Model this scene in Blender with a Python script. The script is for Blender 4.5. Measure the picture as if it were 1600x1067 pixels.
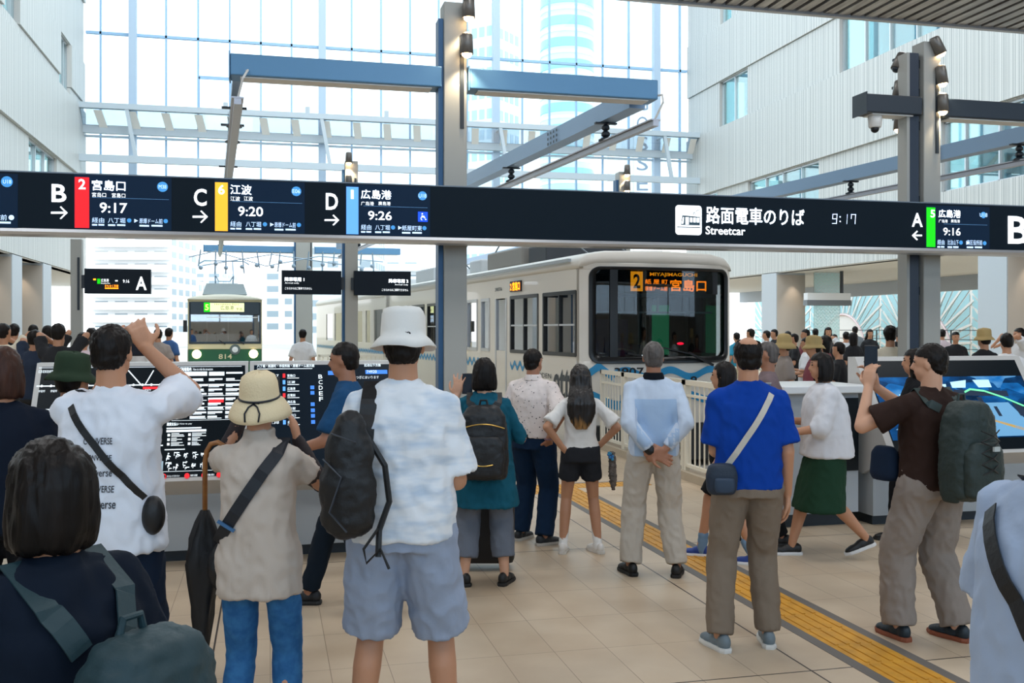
import bpy, bmesh, math, random
from mathutils import Vector, Matrix, noise
from mathutils.bvhtree import BVHTree
random.seed(7)
for _o in list(bpy.data.objects): bpy.data.objects.remove(_o)
SC = bpy.context.scene
COL = SC.collection
R = math.radians
# ------------------------------------------------------------------ camera
FPX, HOR, EYE, YAW = 1556.0, 515.0, 1.78, R(13.7)
cam = bpy.data.cameras.new('camera'); camo = bpy.data.objects.new('camera', cam); COL.objects.link(camo)
cam.sensor_width = 36; cam.lens = 36*FPX/1600; cam.shift_y = (HOR-533.5)/1600
cam.clip_start = .05; cam.clip_end = 1500
camo.location = (0, 0, EYE); camo.rotation_euler = (R(90), 0, -YAW)
SC.camera = camo
# ------------------------------------------------------------------ view, sky, big lights
SC.view_settings.view_transform = 'Standard'; SC.view_settings.look = 'None'
SC.view_settings.exposure = 0.3; SC.view_settings.gamma = 1.0; SC.view_settings.use_curve_mapping = False
SC.cycles.max_bounces = 7; SC.cycles.transparent_max_bounces = 12; SC.cycles.diffuse_bounces = 3
SC.cycles.glossy_bounces = 3; SC.cycles.use_denoising = True; SC.cycles.sample_clamp_indirect = 6
SC.cycles.caustics_reflective = False; SC.cycles.caustics_refractive = False
W = bpy.data.worlds.new('sky'); SC.world = W; W.use_nodes = True
nt = W.node_tree; nt.nodes.clear()
wo = nt.nodes.new('ShaderNodeOutputWorld'); bg = nt.nodes.new('ShaderNodeBackground')
tc = nt.nodes.new('ShaderNodeTexCoord'); sx = nt.nodes.new('ShaderNodeSeparateXYZ'); rp = nt.nodes.new('ShaderNodeValToRGB')
nt.links.new(tc.outputs['Generated'], sx.inputs[0]); nt.links.new(sx.outputs['Z'], rp.inputs[0])
rp.color_ramp.elements[0].position = 0.0; rp.color_ramp.elements[0].color = (.96, .985, 1, 1)
rp.color_ramp.elements[1].position = .55; rp.color_ramp.elements[1].color = (.82, .93, 1, 1)
nt.links.new(rp.outputs[0], bg.inputs[0]); bg.inputs[1].default_value = 2.3
nt.links.new(bg.outputs[0], wo.inputs[0])

def lamp(name, loc, size, power, color=(1, 1, 1), rot=(0, 0, 0), kind='AREA', size_y=None, **kw):
    l = bpy.data.lights.new(name, kind); l.energy = power; l.color = color
    if kind == 'AREA':
        l.shape = 'RECTANGLE'; l.size = size; l.size_y = size_y or size
    else: l.shadow_soft_size = size
    for k, v in kw.items(): setattr(l, k, v)
    o = bpy.data.objects.new(name, l); o.location = loc; o.rotation_euler = rot; COL.objects.link(o); return o
# rows of added fill panels under the ceiling to brighten the concourse
for _x in (-4, 3, 10):
    for _y in (0, 6.5, 13):
        lamp('concourse_fill', (_x, _y, 7.85), 2.4, 112, (.97, .98, 1))

# ------------------------------------------------------------------ pixels to places
CA, SA = math.cos(YAW), math.sin(YAW)
def wpos(px, d, z=0):
    r = (px-800)/FPX*d
    return Vector((r*CA+d*SA, -r*SA+d*CA, z))
def dY(px, Y): return Y/(CA-(px-800)/FPX*SA)          # camera depth of a ray on the plane Y
def xY(px, Y): return wpos(px, dY(px, Y)).x
def zY(px, y, Y): return EYE+(HOR-y)*dY(px, Y)/FPX
def zd(y, d): return EYE+(HOR-y)*d/FPX

# ------------------------------------------------------------------ materials
def lin(c):
    if isinstance(c, str): c = tuple(int(c[i:i+2], 16)/255 for i in (0, 2, 4))
    return tuple((x/12.92 if x <= .04045 else ((x+.055)/1.055)**2.4) for x in c)+(1,)
MATS = {}
def mat(name, col, rough=.6, metal=0, emit=0, ncol=None, nscale=8, bump=0, bscale=60, stretch=None, spec=.5, nlo=.35, nhi=.65, coat=0, alpha=None, sheen=0):
    """principled material, optionally mottled towards ncol and bumped"""
    if name in MATS: return MATS[name]
    m = bpy.data.materials.new(name); m.use_nodes = True; MATS[name] = m
    n, L = m.node_tree.nodes, m.node_tree.links; b = n['Principled BSDF']
    b.inputs['Base Color'].default_value = lin(col); b.inputs['Roughness'].default_value = rough
    b.inputs['Metallic'].default_value = metal; b.inputs['Specular IOR Level'].default_value = spec
    b.inputs['Coat Weight'].default_value = coat
    if sheen: b.inputs['Sheen Weight'].default_value = sheen
    if emit:
        b.inputs['Emission Color'].default_value = lin(col); b.inputs['Emission Strength'].default_value = emit
    if ncol or bump:
        t = n.new('ShaderNodeTexCoord'); mp = n.new('ShaderNodeMapping'); L.new(t.outputs['Object'], mp.inputs[0])
        if stretch: mp.inputs['Scale'].default_value = stretch
    if ncol:
        no = n.new('ShaderNodeTexNoise'); no.inputs['Scale'].default_value = nscale; no.inputs['Detail'].default_value = 4
        r = n.new('ShaderNodeValToRGB'); L.new(mp.outputs[0], no.inputs['Vector']); L.new(no.outputs[0], r.inputs[0])
        r.color_ramp.elements[0].position = nlo; r.color_ramp.elements[0].color = lin(col)
        r.color_ramp.elements[1].position = nhi; r.color_ramp.elements[1].color = lin(ncol)
        L.new(r.outputs[0], b.inputs['Base Color'])
    if bump:
        n2 = n.new('ShaderNodeTexNoise'); n2.inputs['Scale'].default_value = bscale; n2.inputs['Detail'].default_value = 3
        bp = n.new('ShaderNodeBump'); bp.inputs['Strength'].default_value = bump; bp.inputs['Distance'].default_value = .01
        L.new(mp.outputs[0], n2.inputs['Vector']); L.new(n2.outputs[0], bp.inputs['Height']); L.new(bp.outputs[0], b.inputs['Normal'])
    return m
def glass(name, tint='ffffff', op=.12, rough=.02):
    if name in MATS: return MATS[name]
    m = bpy.data.materials.new(name); m.use_nodes = True; MATS[name] = m
    n, L = m.node_tree.nodes, m.node_tree.links; n.clear()
    o = n.new('ShaderNodeOutputMaterial'); mx = n.new('ShaderNodeMixShader'); tr = n.new('ShaderNodeBsdfTransparent')
    g = n.new('ShaderNodeBsdfGlossy'); g.inputs['Roughness'].default_value = rough
    lw = n.new('ShaderNodeLayerWeight'); lw.inputs[0].default_value = .25
    ma = n.new('ShaderNodeMath'); ma.operation = 'MULTIPLY_ADD'; ma.inputs[1].default_value = .5; ma.inputs[2].default_value = op
    L.new(lw.outputs['Fresnel'], ma.inputs[0]); L.new(ma.outputs[0], mx.inputs[0])
    tr.inputs[0].default_value = lin(tint); L.new(tr.outputs[0], mx.inputs[1]); L.new(g.outputs[0], mx.inputs[2]); L.new(mx.outputs[0], o.inputs[0])
    return m

# ------------------------------------------------------------------ mesh kit
class MB:
    """collects shapes for ONE mesh"""
    def __init__(s): s.v = []; s.f = []; s.smooth = False
    def add(s, vs, fs):
        o = len(s.v); s.v += [Vector(v) for v in vs]; s.f += [tuple(i+o for i in f) for f in fs]; return s
    def box(s, x0, y0, z0, x1, y1, z1):
        return s.add([(x0,y0,z0),(x1,y0,z0),(x1,y1,z0),(x0,y1,z0),(x0,y0,z1),(x1,y0,z1),(x1,y1,z1),(x0,y1,z1)],
                     [(0,3,2,1),(4,5,6,7),(0,1,5,4),(1,2,6,5),(2,3,7,6),(3,0,4,7)])
    def bar(s, p, q, w, h=None, up=(0, 0, 1)):
        p, q = Vector(p), Vector(q); h = h or w; t = (q-p).normalized(); a = t.cross(Vector(up))
        if a.length < 1e-4: a = t.cross(Vector((0, 1, 0)))
        a.normalize(); b = a.cross(t)
        vs = [c+a*i*w/2+b*j*h/2 for c in (p, q) for i, j in ((-1,-1),(1,-1),(1,1),(-1,1))]
        return s.add(vs, [(0,1,2,3),(7,6,5,4),(0,4,5,1),(1,5,6,2),(2,6,7,3),(3,7,4,0)])
    def rings(s, cs, cap=True, flip=False):
        n = len(cs[0]); vs = [v for c in cs for v in c]; fs = []
        for k in range(len(cs)-1):
            for i in range(n):
                j = (i+1) % n; fs.append((k*n+i, k*n+j, (k+1)*n+j, (k+1)*n+i))
        if cap: fs.append(tuple(range(n))[::-1]); fs.append(tuple((len(cs)-1)*n+i for i in range(n)))
        return s.add(vs, fs)
    def tube(s, pts, r, seg=10, cap=True):
        pts = [Vector(p) for p in pts]; rs = r if isinstance(r, (list, tuple)) else [r]*len(pts); cs = []; a = None
        for i, p in enumerate(pts):
            t = (pts[min(i+1, len(pts)-1)]-pts[max(i-1, 0)]).normalized()
            if a is None:
                a = t.cross(Vector((0, 0, 1)))
                if a.length < .05: a = t.cross(Vector((0, 1, 0)))
            a = (a-t*a.dot(t)).normalized(); b = t.cross(a)
            cs.append([p+(a*math.cos(2*math.pi*k/seg)+b*math.sin(2*math.pi*k/seg))*rs[i] for k in range(seg)])
        return s.rings(cs, cap)
    def ell(s, c, r, seg=16, ring=10, M=None):
        c = Vector(c); r = (r,)*3 if isinstance(r, (int, float)) else r; cs = []
        for k in range(ring+1):
            th = math.pi*(.02+.96*k/ring)
            cs.append([c+((M or Matrix.Identity(3)) @ Vector((r[0]*math.sin(th)*math.cos(2*math.pi*i/seg), r[1]*math.sin(th)*math.sin(2*math.pi*i/seg), -r[2]*math.cos(th)))) for i in range(seg)])
        return s.rings(cs)
    def cone(s, p, q, r0, r1, seg=14): return s.tube([p, q], [r0, r1], seg)
    def chain(s, pts, rs, seg=14):
        s.tube(pts, rs, seg)
        for p, r in zip(pts, rs): s.ell(p, r, seg, 8)
        return s
    def lathe(s, prof, c=(0, 0, 0), seg=24, M=None, wob=0):
        c = Vector(c); cs = []
        for k, (r, z) in enumerate(prof):
            cs.append([c+((M or Matrix.Identity(3)) @ Vector((r*math.cos(2*math.pi*i/seg), r*math.sin(2*math.pi*i/seg), z+wob*r*math.sin(4*math.pi*i/seg+.7)))) for i in range(seg)])
        return s.rings(cs)
    def secs(s, S, seg=20, p=2.3):
        """stacked super-ellipse sections (cx, cy, z, rx, ry)"""
        cs = []
        for cx, cy, z, rx, ry in S:
            c = []
            for i in range(seg):
                a = 2*math.pi*i/seg; ca, sa = math.cos(a), math.sin(a)
                c.append(Vector((cx+rx*math.copysign(abs(ca)**(2/p), ca), cy+ry*math.copysign(abs(sa)**(2/p), sa), z)))
            cs.append(c)
        return s.rings(cs)
    def prism(s, poly, y0, y1, plane='xz'):
        n = len(poly)
        f = {'xz': lambda a, b, t: (a, t, b), 'xy': lambda a, b, t: (a, b, t), 'yz': lambda a, b, t: (t, a, b)}[plane]
        vs = [f(a, b, y0) for a, b in poly]+[f(a, b, y1) for a, b in poly]
        return s.add(vs, [tuple(range(n)), tuple(range(2*n-1, n-1, -1))]+[(i, i+n, (i+1) % n+n, (i+1) % n) for i in range(n)])
    def mesh(s, name, smooth=None):
        me = bpy.data.meshes.new(name); me.from_pydata([tuple(v) for v in s.v], [], s.f)
        bm = bmesh.new(); bm.from_mesh(me); bmesh.ops.recalc_face_normals(bm, faces=bm.faces); bm.to_mesh(me); bm.free()
        if smooth if smooth is not None else s.smooth:
            for p in me.polygons: p.use_smooth = True
        me.update(); return me
    def build(s, name, m, parent=None, smooth=None, bevel=0):
        me = s.mesh(name, smooth); me.materials.append(m); o = link(name, me, parent)
        if bevel:
            b = o.modifiers.new('bevel', 'BEVEL'); b.width = bevel; b.segments = 2; b.limit_method = 'ANGLE'
        return o
    def blob(s, voxel, it=3, disp=None, cut=None):
        """fuses everything into one continuous surface, smooths and wrinkles it"""
        me = s.mesh('blob'); o = bpy.data.objects.new('blob', me); COL.objects.link(o)
        r = o.modifiers.new('r', 'REMESH'); r.mode = 'VOXEL'; r.voxel_size = voxel
        if it:
            q = o.modifiers.new('s', 'SMOOTH'); q.factor = .6; q.iterations = it
        dg = bpy.context.evaluated_depsgraph_get(); out = bpy.data.meshes.new_from_object(o.evaluated_get(dg))
        bpy.data.objects.remove(o); bpy.data.meshes.remove(me)
        if disp:
            ns = [v.normal.copy() for v in out.vertices]
            for v, nn in zip(out.vertices, ns): v.co += nn*disp(v.co)
        if cut:
            bm = bmesh.new(); bm.from_mesh(out); bmesh.ops.delete(bm, geom=[v for v in bm.verts if cut(v.co)], context='VERTS'); bm.to_mesh(out); bm.free()
        for p in out.polygons: p.use_smooth = True
        out.update(); return out
def link(name, data, parent=None):
    o = bpy.data.objects.new(name, data); COL.objects.link(o)
    if parent: o.parent = parent
    return o
def put(name, me, m, parent=None):
    me.materials.clear(); me.materials.append(m); me.name = name; return link(name, me, parent)
def tag(o, label=None, cat=None, group=None, kind=None):
    if label: o['label'] = label
    if cat: o['category'] = cat
    if group: o['group'] = group
    if kind: o['kind'] = kind
    return o
def empty(name, loc, rz=0, label=None, cat=None, group=None, kind=None):
    o = bpy.data.objects.new(name, None); COL.objects.link(o); o.location = loc; o.rotation_euler = (0, 0, rz); o.empty_display_size = .1
    return tag(o, label, cat, group, kind)
def dup(o, loc=None, rz=None, label=None, group=None, parent=None):
    c = o.copy(); COL.objects.link(c); c.parent = parent
    if loc is not None: c.location = loc
    if rz is not None: c.rotation_euler = (0, 0, rz)
    if label: c['label'] = label
    if group: c['group'] = group
    for ch in list(o.children): dup(ch, parent=c)
    return c
def struct(o): o['kind'] = 'structure'; return o

# lettering: real glyph outlines fitted into a box on a plane
_T = {}
def glyphs(s, bold=.0):
    k = (s, bold)
    if k in _T: return _T[k]
    cu = bpy.data.curves.new('t', 'FONT'); cu.body = s; cu.size = 1; cu.offset = bold; cu.resolution_u = 3
    o = bpy.data.objects.new('t', cu); COL.objects.link(o); dg = bpy.context.evaluated_depsgraph_get()
    me = bpy.data.meshes.new_from_object(o.evaluated_get(dg)); vs = [v.co.copy() for v in me.vertices]; fs = [tuple(p.vertices) for p in me.polygons]
    bpy.data.objects.remove(o); bpy.data.meshes.remove(me)
    x0 = min(v.x for v in vs); x1 = max(v.x for v in vs); y0 = min(v.y for v in vs); y1 = max(v.y for v in vs)
    _T[k] = ([((v.x-x0)/(x1-x0), (v.y-y0)/(y1-y0)) for v in vs], fs); return _T[k]
def text(mb, s, x0, z0, x1, z1, f, bold=0):
    """f(x, z) -> point"""
    asc = all(ord(c) < 256 for c in s); vs, fs = glyphs(s, bold if asc else 0)
    if bold and not asc:                                # thicken dense characters by overprinting
        e = bold*(z1-z0)*.9
        for dx, dz in ((e, 0), (-e, 0), (0, e), (0, -e)): mb.add([f(x0+dx+u*(x1-x0), z0+dz+v*(z1-z0)) for u, v in vs], fs)
    mb.add([f(x0+u*(x1-x0), z0+v*(z1-z0)) for u, v in vs], fs); return mb
def rect(mb, x0, z0, x1, z1, f): return mb.add([f(x0, z0), f(x1, z0), f(x1, z1), f(x0, z1)], [(0, 1, 2, 3)])
# ================================================================== THE SETTING
M_col = mat('column_grey', 'a6a7a2', .5, 0, bump=.02)
M_dark = mat('dark_steel', '1c2730', .45)
M_steel = mat('galvanised', '8fa3b4', .42, .5, bump=.03)
M_alu = mat('aluminium', 'c9ccd0', .3, .7)
M_white = mat('white_paint', 'e8e8e4', .5)
M_black = mat('black_plastic', '0c0e12', .45)
M_mull = mat('mullion', '9cc4e6', .5)
M_lgrey = mat('light_grey_panel', 'c6ccd1', .5)
def stripes(name, c1, c2, axis, freq, bump=.4):
    m = bpy.data.materials.new(name); m.use_nodes = True; n, L = m.node_tree.nodes, m.node_tree.links; b = n['Principled BSDF']
    t = n.new('ShaderNodeTexCoord'); mp = n.new('ShaderNodeMapping'); sc = [.0001, .0001, .0001]; sc[axis] = freq
    mp.inputs['Scale'].default_value = sc; L.new(t.outputs['Object'], mp.inputs[0])
    no = n.new('ShaderNodeTexNoise'); no.inputs['Scale'].default_value = 1; no.inputs['Detail'].default_value = 6; no.inputs['Roughness'].default_value = .85
    L.new(mp.outputs[0], no.inputs['Vector']); r = n.new('ShaderNodeValToRGB'); L.new(no.outputs[0], r.inputs[0])
    r.color_ramp.elements[0].position = .42; r.color_ramp.elements[0].color = lin(c1)
    r.color_ramp.elements[1].position = .56; r.color_ramp.elements[1].color = lin(c2); L.new(r.outputs[0], b.inputs['Base Color'])
    bp = n.new('ShaderNodeBump'); bp.inputs['Strength'].default_value = bump; bp.inputs['Distance'].default_value = .05
    L.new(no.outputs[0], bp.inputs['Height']); L.new(bp.outputs[0], b.inputs['Normal']); b.inputs['Roughness'].default_value = .55
    return m
M_rib = stripes('ribbed_cladding', '969d9e', 'dfe0dd', 1, 13)
# floor tiles: real joints by position, tone per tile
def floor_mat():
    m = bpy.data.materials.new('stone_tiles'); m.use_nodes = True; n, L = m.node_tree.nodes, m.node_tree.links; b = n['Principled BSDF']
    t = n.new('ShaderNodeTexCoord'); sp = n.new('ShaderNodeSeparateXYZ'); L.new(t.outputs['Object'], sp.inputs[0])
    def M(op, a, c=None, d=None):
        q = n.new('ShaderNodeMath'); q.operation = op
        for i, x in enumerate((a, c, d)):
            if x is None: continue
            if isinstance(x, (int, float)): q.inputs[i].default_value = x
            else: L.new(x, q.inputs[i])
        return q.outputs[0]
    def joint(src, off, step, w):
        u = M('DIVIDE', M('SUBTRACT', src, off), step); f = M('FRACT', u)
        e = M('MINIMUM', f, M('SUBTRACT', 1, f)); return M('LESS_THAN', M('MULTIPLY', e, step), w/2), M('FLOOR', u)
    jx, ix = joint(sp.outputs[0], 2.75, .305, .004); jy, iy = joint(sp.outputs[1], 4.68, .61, .004)
    kx, _ = joint(sp.outputs[0], 2.75, 3.05, .011); ky, _ = joint(sp.outputs[1], 4.68, 3.05, .011)
    wn = n.new('ShaderNodeTexWhiteNoise'); wn.noise_dimensions = '2D'; cb = n.new('ShaderNodeCombineXYZ'); L.new(ix, cb.inputs[0]); L.new(iy, cb.inputs[1]); L.new(cb.outputs[0], wn.inputs['Vector'])
    no = n.new('ShaderNodeTexNoise'); no.inputs['Scale'].default_value = 2.2; no.inputs['Detail'].default_value = 7; L.new(t.outputs['Object'], no.inputs['Vector'])
    a = M('MULTIPLY_ADD', wn.outputs['Value'], .16, M('MULTIPLY', no.outputs[0], .9))
    r = n.new('ShaderNodeValToRGB'); L.new(a, r.inputs[0])
    r.color_ramp.elements[0].position = .25; r.color_ramp.elements[0].color = lin('b59f84')
    r.color_ramp.elements[1].position = .8; r.color_ramp.elements[1].color = lin('cfbda4')
    mx = n.new('ShaderNodeMixRGB'); L.new(M('MAXIMUM', jx, jy), mx.inputs[0]); L.new(r.outputs[0], mx.inputs[1]); mx.inputs[2].default_value = lin('8f7c66')
    m2 = n.new('ShaderNodeMixRGB'); L.new(M('MAXIMUM', kx, ky), m2.inputs[0]); L.new(mx.outputs[0], m2.inputs[1]); m2.inputs[2].default_value = lin('352c27')
    L.new(m2.outputs[0], b.inputs['Base Color'])
    L.new(M('MULTIPLY_ADD', no.outputs[0], .25, .3), b.inputs['Roughness'])
    return m
M_floor = floor_mat()
def flr(poly, name='floor'):
    return struct(MB().prism(poly, -.35, 0, 'xy').build(name, M_floor))
# concourse slab with the track pit left open beyond the fence
flr([(-14, -8), (36, -8), (36, 9.0), (-14, 9.0)])
TX = 4.86
C0 = wpos(905, 15.2)                                   # front left corner of the near tram
hd = Vector((-.1073, .9942, 0)); rt = Vector((.9942, .1073, 0))
e1 = C0+hd*32-rt*.1
flr([(0.9, 9.0), (TX, 9.0), (TX, 14.3), (C0.x-.2, 14.5), (e1.x, e1.y), (0.9, e1.y)])
flr([(9.3, 9.0), (36, 9.0), (36, 60), (9.3, 60)])
flr([(-14, 9.0), (-3.2, 9.0), (-3.2, 60), (-14, 60)])
flr([(-3.2, 9.0), (.9, 9.0), (.9, 24), (-3.2, 24)])
struct(MB().box(-60, 9, -.62, 60, 400, -.352).build('floor_trackbed', mat('trackbed', 'b9b6b0', .8, ncol='a9a6a0', nscale=.6)))
# tactile paving
M_tac = mat('tactile_yellow', 'd59a2c', .55, ncol='c08a2c', nscale=9)
M_tacb = mat('tactile_border', '66615c', .6)
def tactile(x0, y0, x1, y1, label, dots=False, along='y'):
    o = empty('tactile_paving', ((x0+x1)/2, (y0+y1)/2, 0), 0, label, 'tactile paving', 'yellow tactile paving in the floor')
    cx, cy = (x0+x1)/2, (y0+y1)/2
    b = MB().box(x0-cx, y0-cy, -.01, x1-cx, y1-cy, .003); t = .3; nx = round((x1-x0)/t); ny = round((y1-y0)/t)
    if dots:
        for i in range(nx):
            for j in range(ny):
                for a in range(5):
                    for c in range(5):
                        b.lathe([(.012, 0), (.008, .005)], (x0-cx+i*t+.03+a*.06, y0-cy+j*t+.03+c*.06, .003), 5)
    elif along == 'y':
        for k in range(4):
            for j in range(ny): b.box(x0-cx+.035+k*.07, y0-cy+j*t+.012, .003, x0-cx+.055+k*.07, y0-cy+j*t+.288, .008)
    else:
        for k in range(4):
            for j in range(nx): b.box(x0-cx+j*t+.012, y0-cy+.035+k*.07, .003, x0-cx+j*t+.288, y0-cy+.055+k*.07, .008)
    b.build('paving_tile', M_tac, o)
    return o
def border(x0, y0, x1, y1): struct(MB().box(x0, y0, -.008, x1, y1, .0025).build('trim_1', M_tacb))
t1 = tactile(3.06, 2.6, 3.36, 10.4, 'long yellow guide strip running from bottom right towards the streetcar')
border(2.99, 2.6, 3.06, 10.4); border(3.36, 2.6, 3.43, 10.4)
tactile(2.76, 10.4, 3.36, 11.0, 'yellow dotted square of tactile tiles where the guide strips meet', True)
tactile(.96, 10.7, 2.76, 11.0, 'yellow guide strip crossing left behind the girl in black shorts', along='x')
tactile(3.36, 10.7, 4.26, 11.0, 'short yellow tactile strip leading to the white fence', True)
tactile(1.0, 12.6, 1.9, 12.9, 'farthest yellow tactile strip beside the streetcar side', True)
border(.96, 10.62, 2.76, 10.7); border(.96, 11.0, 2.76, 11.07); border(3.36, 11.0, 4.26, 11.06)

# ---------------------------------------------------------------- side walls of the atrium
def side_wall(name, X, sgn, y0, y1, wins, panes):
    """ribbed wall on plane X with window openings (Y0, Y1, z0, z1); sgn +1 = wall lies at larger X"""
    zs = sorted({4.2, 6.2, 8.5, 11.5, 13.7, 16.4, 18.6, 24}|{w[2] for w in wins}|{w[3] for w in wins})
    for k, (a, b) in enumerate(zip(zs[:-1], zs[1:])):
        mb = MB(); cuts = sorted([(w[0], w[1]) for w in wins if w[2] <= a+.01 and w[3] >= b-.01]); y = y0
        off = (.0, .12, .0, .1, .03, .09, 0, .1, .03, 0, 0)[k]
        for c, d in cuts+[(y1, y1)]:
            if c > y+.01: mb.box(X+sgn*off, y, a+.03, X+sgn*.45, c, b)
            y = d
        mb.box(X+sgn*.14, y0, a, X+sgn*.45, y1, a+.03) if not cuts else None
        struct(mb.build(name, M_rib))
    for n, (a, b, c, d) in enumerate(wins):
        nm = 'window_%d' % (panes+n); g = MB().box(X+sgn*.3, a, c, X+sgn*.32, b, d).build(nm, glass('wall_glass', 'bfe6ea', .22)); struct(g)
        fr = MB(); step = 1.5; y = a
        while y < b-.2:
            fr.box(X+sgn*.22, y-.03, c, X+sgn*.34, y+.03, d); y += step
        fr.box(X+sgn*.22, b-.06, c, X+sgn*.34, b, d); fr.box(X+sgn*.22, a, c, X+sgn*.34, b, c+.07); fr.box(X+sgn*.22, a, d-.07, X+sgn*.34, b, d)
        fr.build('window_frame', M_alu, g)
        rm = MB().box(X+sgn*1.9, a-.5, c-.2, X+sgn*2.0, b+.5, d+.3).box(X+sgn*.5, a-.5, c-.25, X+sgn*2.0, b+.5, c-.2).box(X+sgn*.5, a-.5, d+.2, X+sgn*2.0, b+.5, d+.25)
        for i in range(int((b-a)/2.2)+1): rm.box(X+sgn*1.5, a+.5+2.2*i, c-.2, X+sgn*1.7, a+.9+2.2*i, d+.2)
        rm.build('room_lining', mat('room_white', 'dfe6e4', .7), g)
side_wall('wall_right', 21, 1, 6, 48, [(24, 28, 6.2, 8.5), (14, 23.4, 6.2, 8.5), (27.9, 33.9, 11.5, 13.7), (16, 26, 11.5, 13.7), (41.4, 44.3, 11.5, 13.7), (35.4, 41.4, 6.2, 8.5), (44.6, 45.8, 6.2, 8.5), (43, 44.2, 16.4, 18.6)], 11)
side_wall('wall_left', -8, -1, 14, 48, [(42.7, 44.9, 11.5, 13.7), (37.6, 42.3, 6.2, 8.5), (34.0, 36, 11.9, 13.7), (26, 31, 6.2, 8.5)], 31)
M_soff = mat('soffit_white', 'e4e7e8', .6)
struct(MB().box(-14, 14, 4.2, -8.1, 60, 4.6).build('ceiling_left', M_soff))
struct(MB().box(21.1, 6, 4.2, 30.6, 60, 4.6).build('ceiling_right', M_soff))
struct(MB().box(30, 6, 3.55, 30.5, 60, 4.2).build('trim_2', mat('beam_grey', 'a9b2bb', .5)))
M_pier1 = mat('pier_warm_lit', 'b9b0a6', .6); 
def pier(X, sgn, y0, y1, w=1.1):
    b = MB().box(min(X, X+sgn*w), y0, 0, max(X, X+sgn*w), y1, 4.2).build('wall_pier', mat('pier_grey', 'b7c0c8', .55)); struct(b)
    MB().box(min(X+sgn*.03, X+sgn*w), y0-.02, 0, max(X+sgn*.03, X+sgn*w), y0, 4.12).build('warm_lit_face', M_pier1, b)  # front face tinted warm, the lamplight on it put into the colour
    lamp('pier_downlight', (X+sgn*w*.55, y0-.35, 4.15), .04, 60, (1, .82, .62), (0, 0, 0), 'SPOT', spot_size=R(70), spot_blend=.8)
for a, b in ((26.5, 27.7), (34.8, 36.1), (39.3, 40.7)): pier(-8, -1, a, b, 1.3)
for px0, px1 in ((1190, 1213), (1528, 1573)):
    ya = 21/math.tan(math.atan((px1-800)/FPX)+YAW); yb = 21/math.tan(math.atan((px0-800)/FPX)+YAW); pier(21, 1, ya, yb, 1.35)
struct(MB().box(-14.2, 9, 0, -14, 60, 4.2).build('wall_left', mat('back_wall_white', 'e6eaec', .7)))
M_hall = mat('unseen_hall_wall', 'b9b4aa', .7)
struct(MB().box(-14.2, -8.2, 0, 31, -8, 2.4).build('wall_back_unseen', M_hall))  # unseen hall walls, put in to cut light from behind the camera
bw = MB()
for i in range(16): bw.box(-14+3*i, -8.15, 2.4, -13.9+3*i, -8.05, 8.3)
struct(MB().box(-14.2, -8.12, 2.4, 31, -8.1, 8.3).build('window_2', glass('back_fill_glass', 'e8f4ff', .05))); struct(bw.build('trim_7', M_alu)); struct(MB().box(-14.2, -8, 0, -14, 9, 8.3).build('wall_left', M_hall)); struct(MB().box(31, -8, 0, 31.2, 6, 8.3).build('wall_right', M_hall))  # unseen glazing shaped to let cool fill in; added side walls block light
# etched glass screen beside the right pier
g = MB().box(22.4, 37.9, 0, 23.6, 37.94, 4.2).build('window_9', glass('etched_glass', 'a8d8d6', .35, .3)); struct(g)
gm = MB()
for i in range(14):
    for j in range(26):
        x = 22.45+i*.083; z = .3+j*.15; s_ = 1 if (i % 2) else -1
        gm.add([(x, 37.89, z), (x+.07, 37.89, z+.09*s_), (x+.07, 37.89, z+.02+.09*s_), (x, 37.89, z+.02)], [(0, 1, 2, 3)])
gm.build('etching', mat('etching', '7fb6b8', .6), g)

# louvred canopy over the concourse
cl = MB(); YC = 17.6
M_lou = mat('louvre', 'b0aca8', .35, .4, ncol='7d7875', nscale=3, stretch=(3, .3, 1))
for i in range(150):
    x = -14+i*.3
    cl.box(x, -8, 8.0, x+.2, YC, 8.12)
struct(cl.build('ceiling', M_lou))
struct(MB().box(-14, -8, 8.25, 31, YC-.02, 8.4).build('ceiling_deck', mat('ceiling_back', '4b4a4c', .8)))
struct(MB().box(-14, YC-.02, 7.96, 31, YC+.1, 8.5).build('trim_3', mat('canopy_edge', 'a5a6a8', .4, .4)))

# ---------------------------------------------------------------- great glazed front wall
YG = 48.0; GX0, GX1, GZ0, GZ1 = -8.0, 21.0, 6.4, 26
g = MB().box(GX0, YG+.02, GZ0, GX1, YG+.04, GZ1).build('window_1', glass('front_glass', 'f4fcff', .02)); struct(g)
thin, thick = MB(), MB(); k = -2
while True:
    x = -5.98+1.4*k
    if x > GX1: break
    if x > GX0:
        if k % 6 == 0: thick.box(x-.17, YG-.45, GZ0, x+.17, YG-.1, GZ1)
        thin.box(x-.04, YG-.1, GZ0, x+.04, YG+.06, GZ1)
    k += 1
for z in (GZ0, 15.14, 20.2, 25): thin.box(GX0, YG-.1, z-.06, GX1, YG+.06, z+.06)
thin.build('glazing_bar', M_mull, g); thick.build('wind_post', mat('wind_post', 'b5cbe0', .5), g)
vx = -3.15
MB().box(vx-.06, YG-.16, 11.7, vx+.06, YG-.1, 13.4).box(vx+1.34, YG-.16, 11.7, vx+1.46, YG-.1, 13.4).box(vx, YG-.16, 13.3, vx+1.4, YG-.1, 13.45).build('vent_frame', M_mull, g)
M_tr = mat('truss_white', 'bccad4', .5)
tr = MB().box(GX0, 46.3, 11.42, GX1, 46.6, 11.66).box(GX0, 46.3, 9.1, GX1, 46.55, 9.4).box(GX0, 47.2, 10.5, GX1, 47.5, 10.85).box(GX0, 47.75, 10.4, GX1, 47.85, 10.5)
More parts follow.
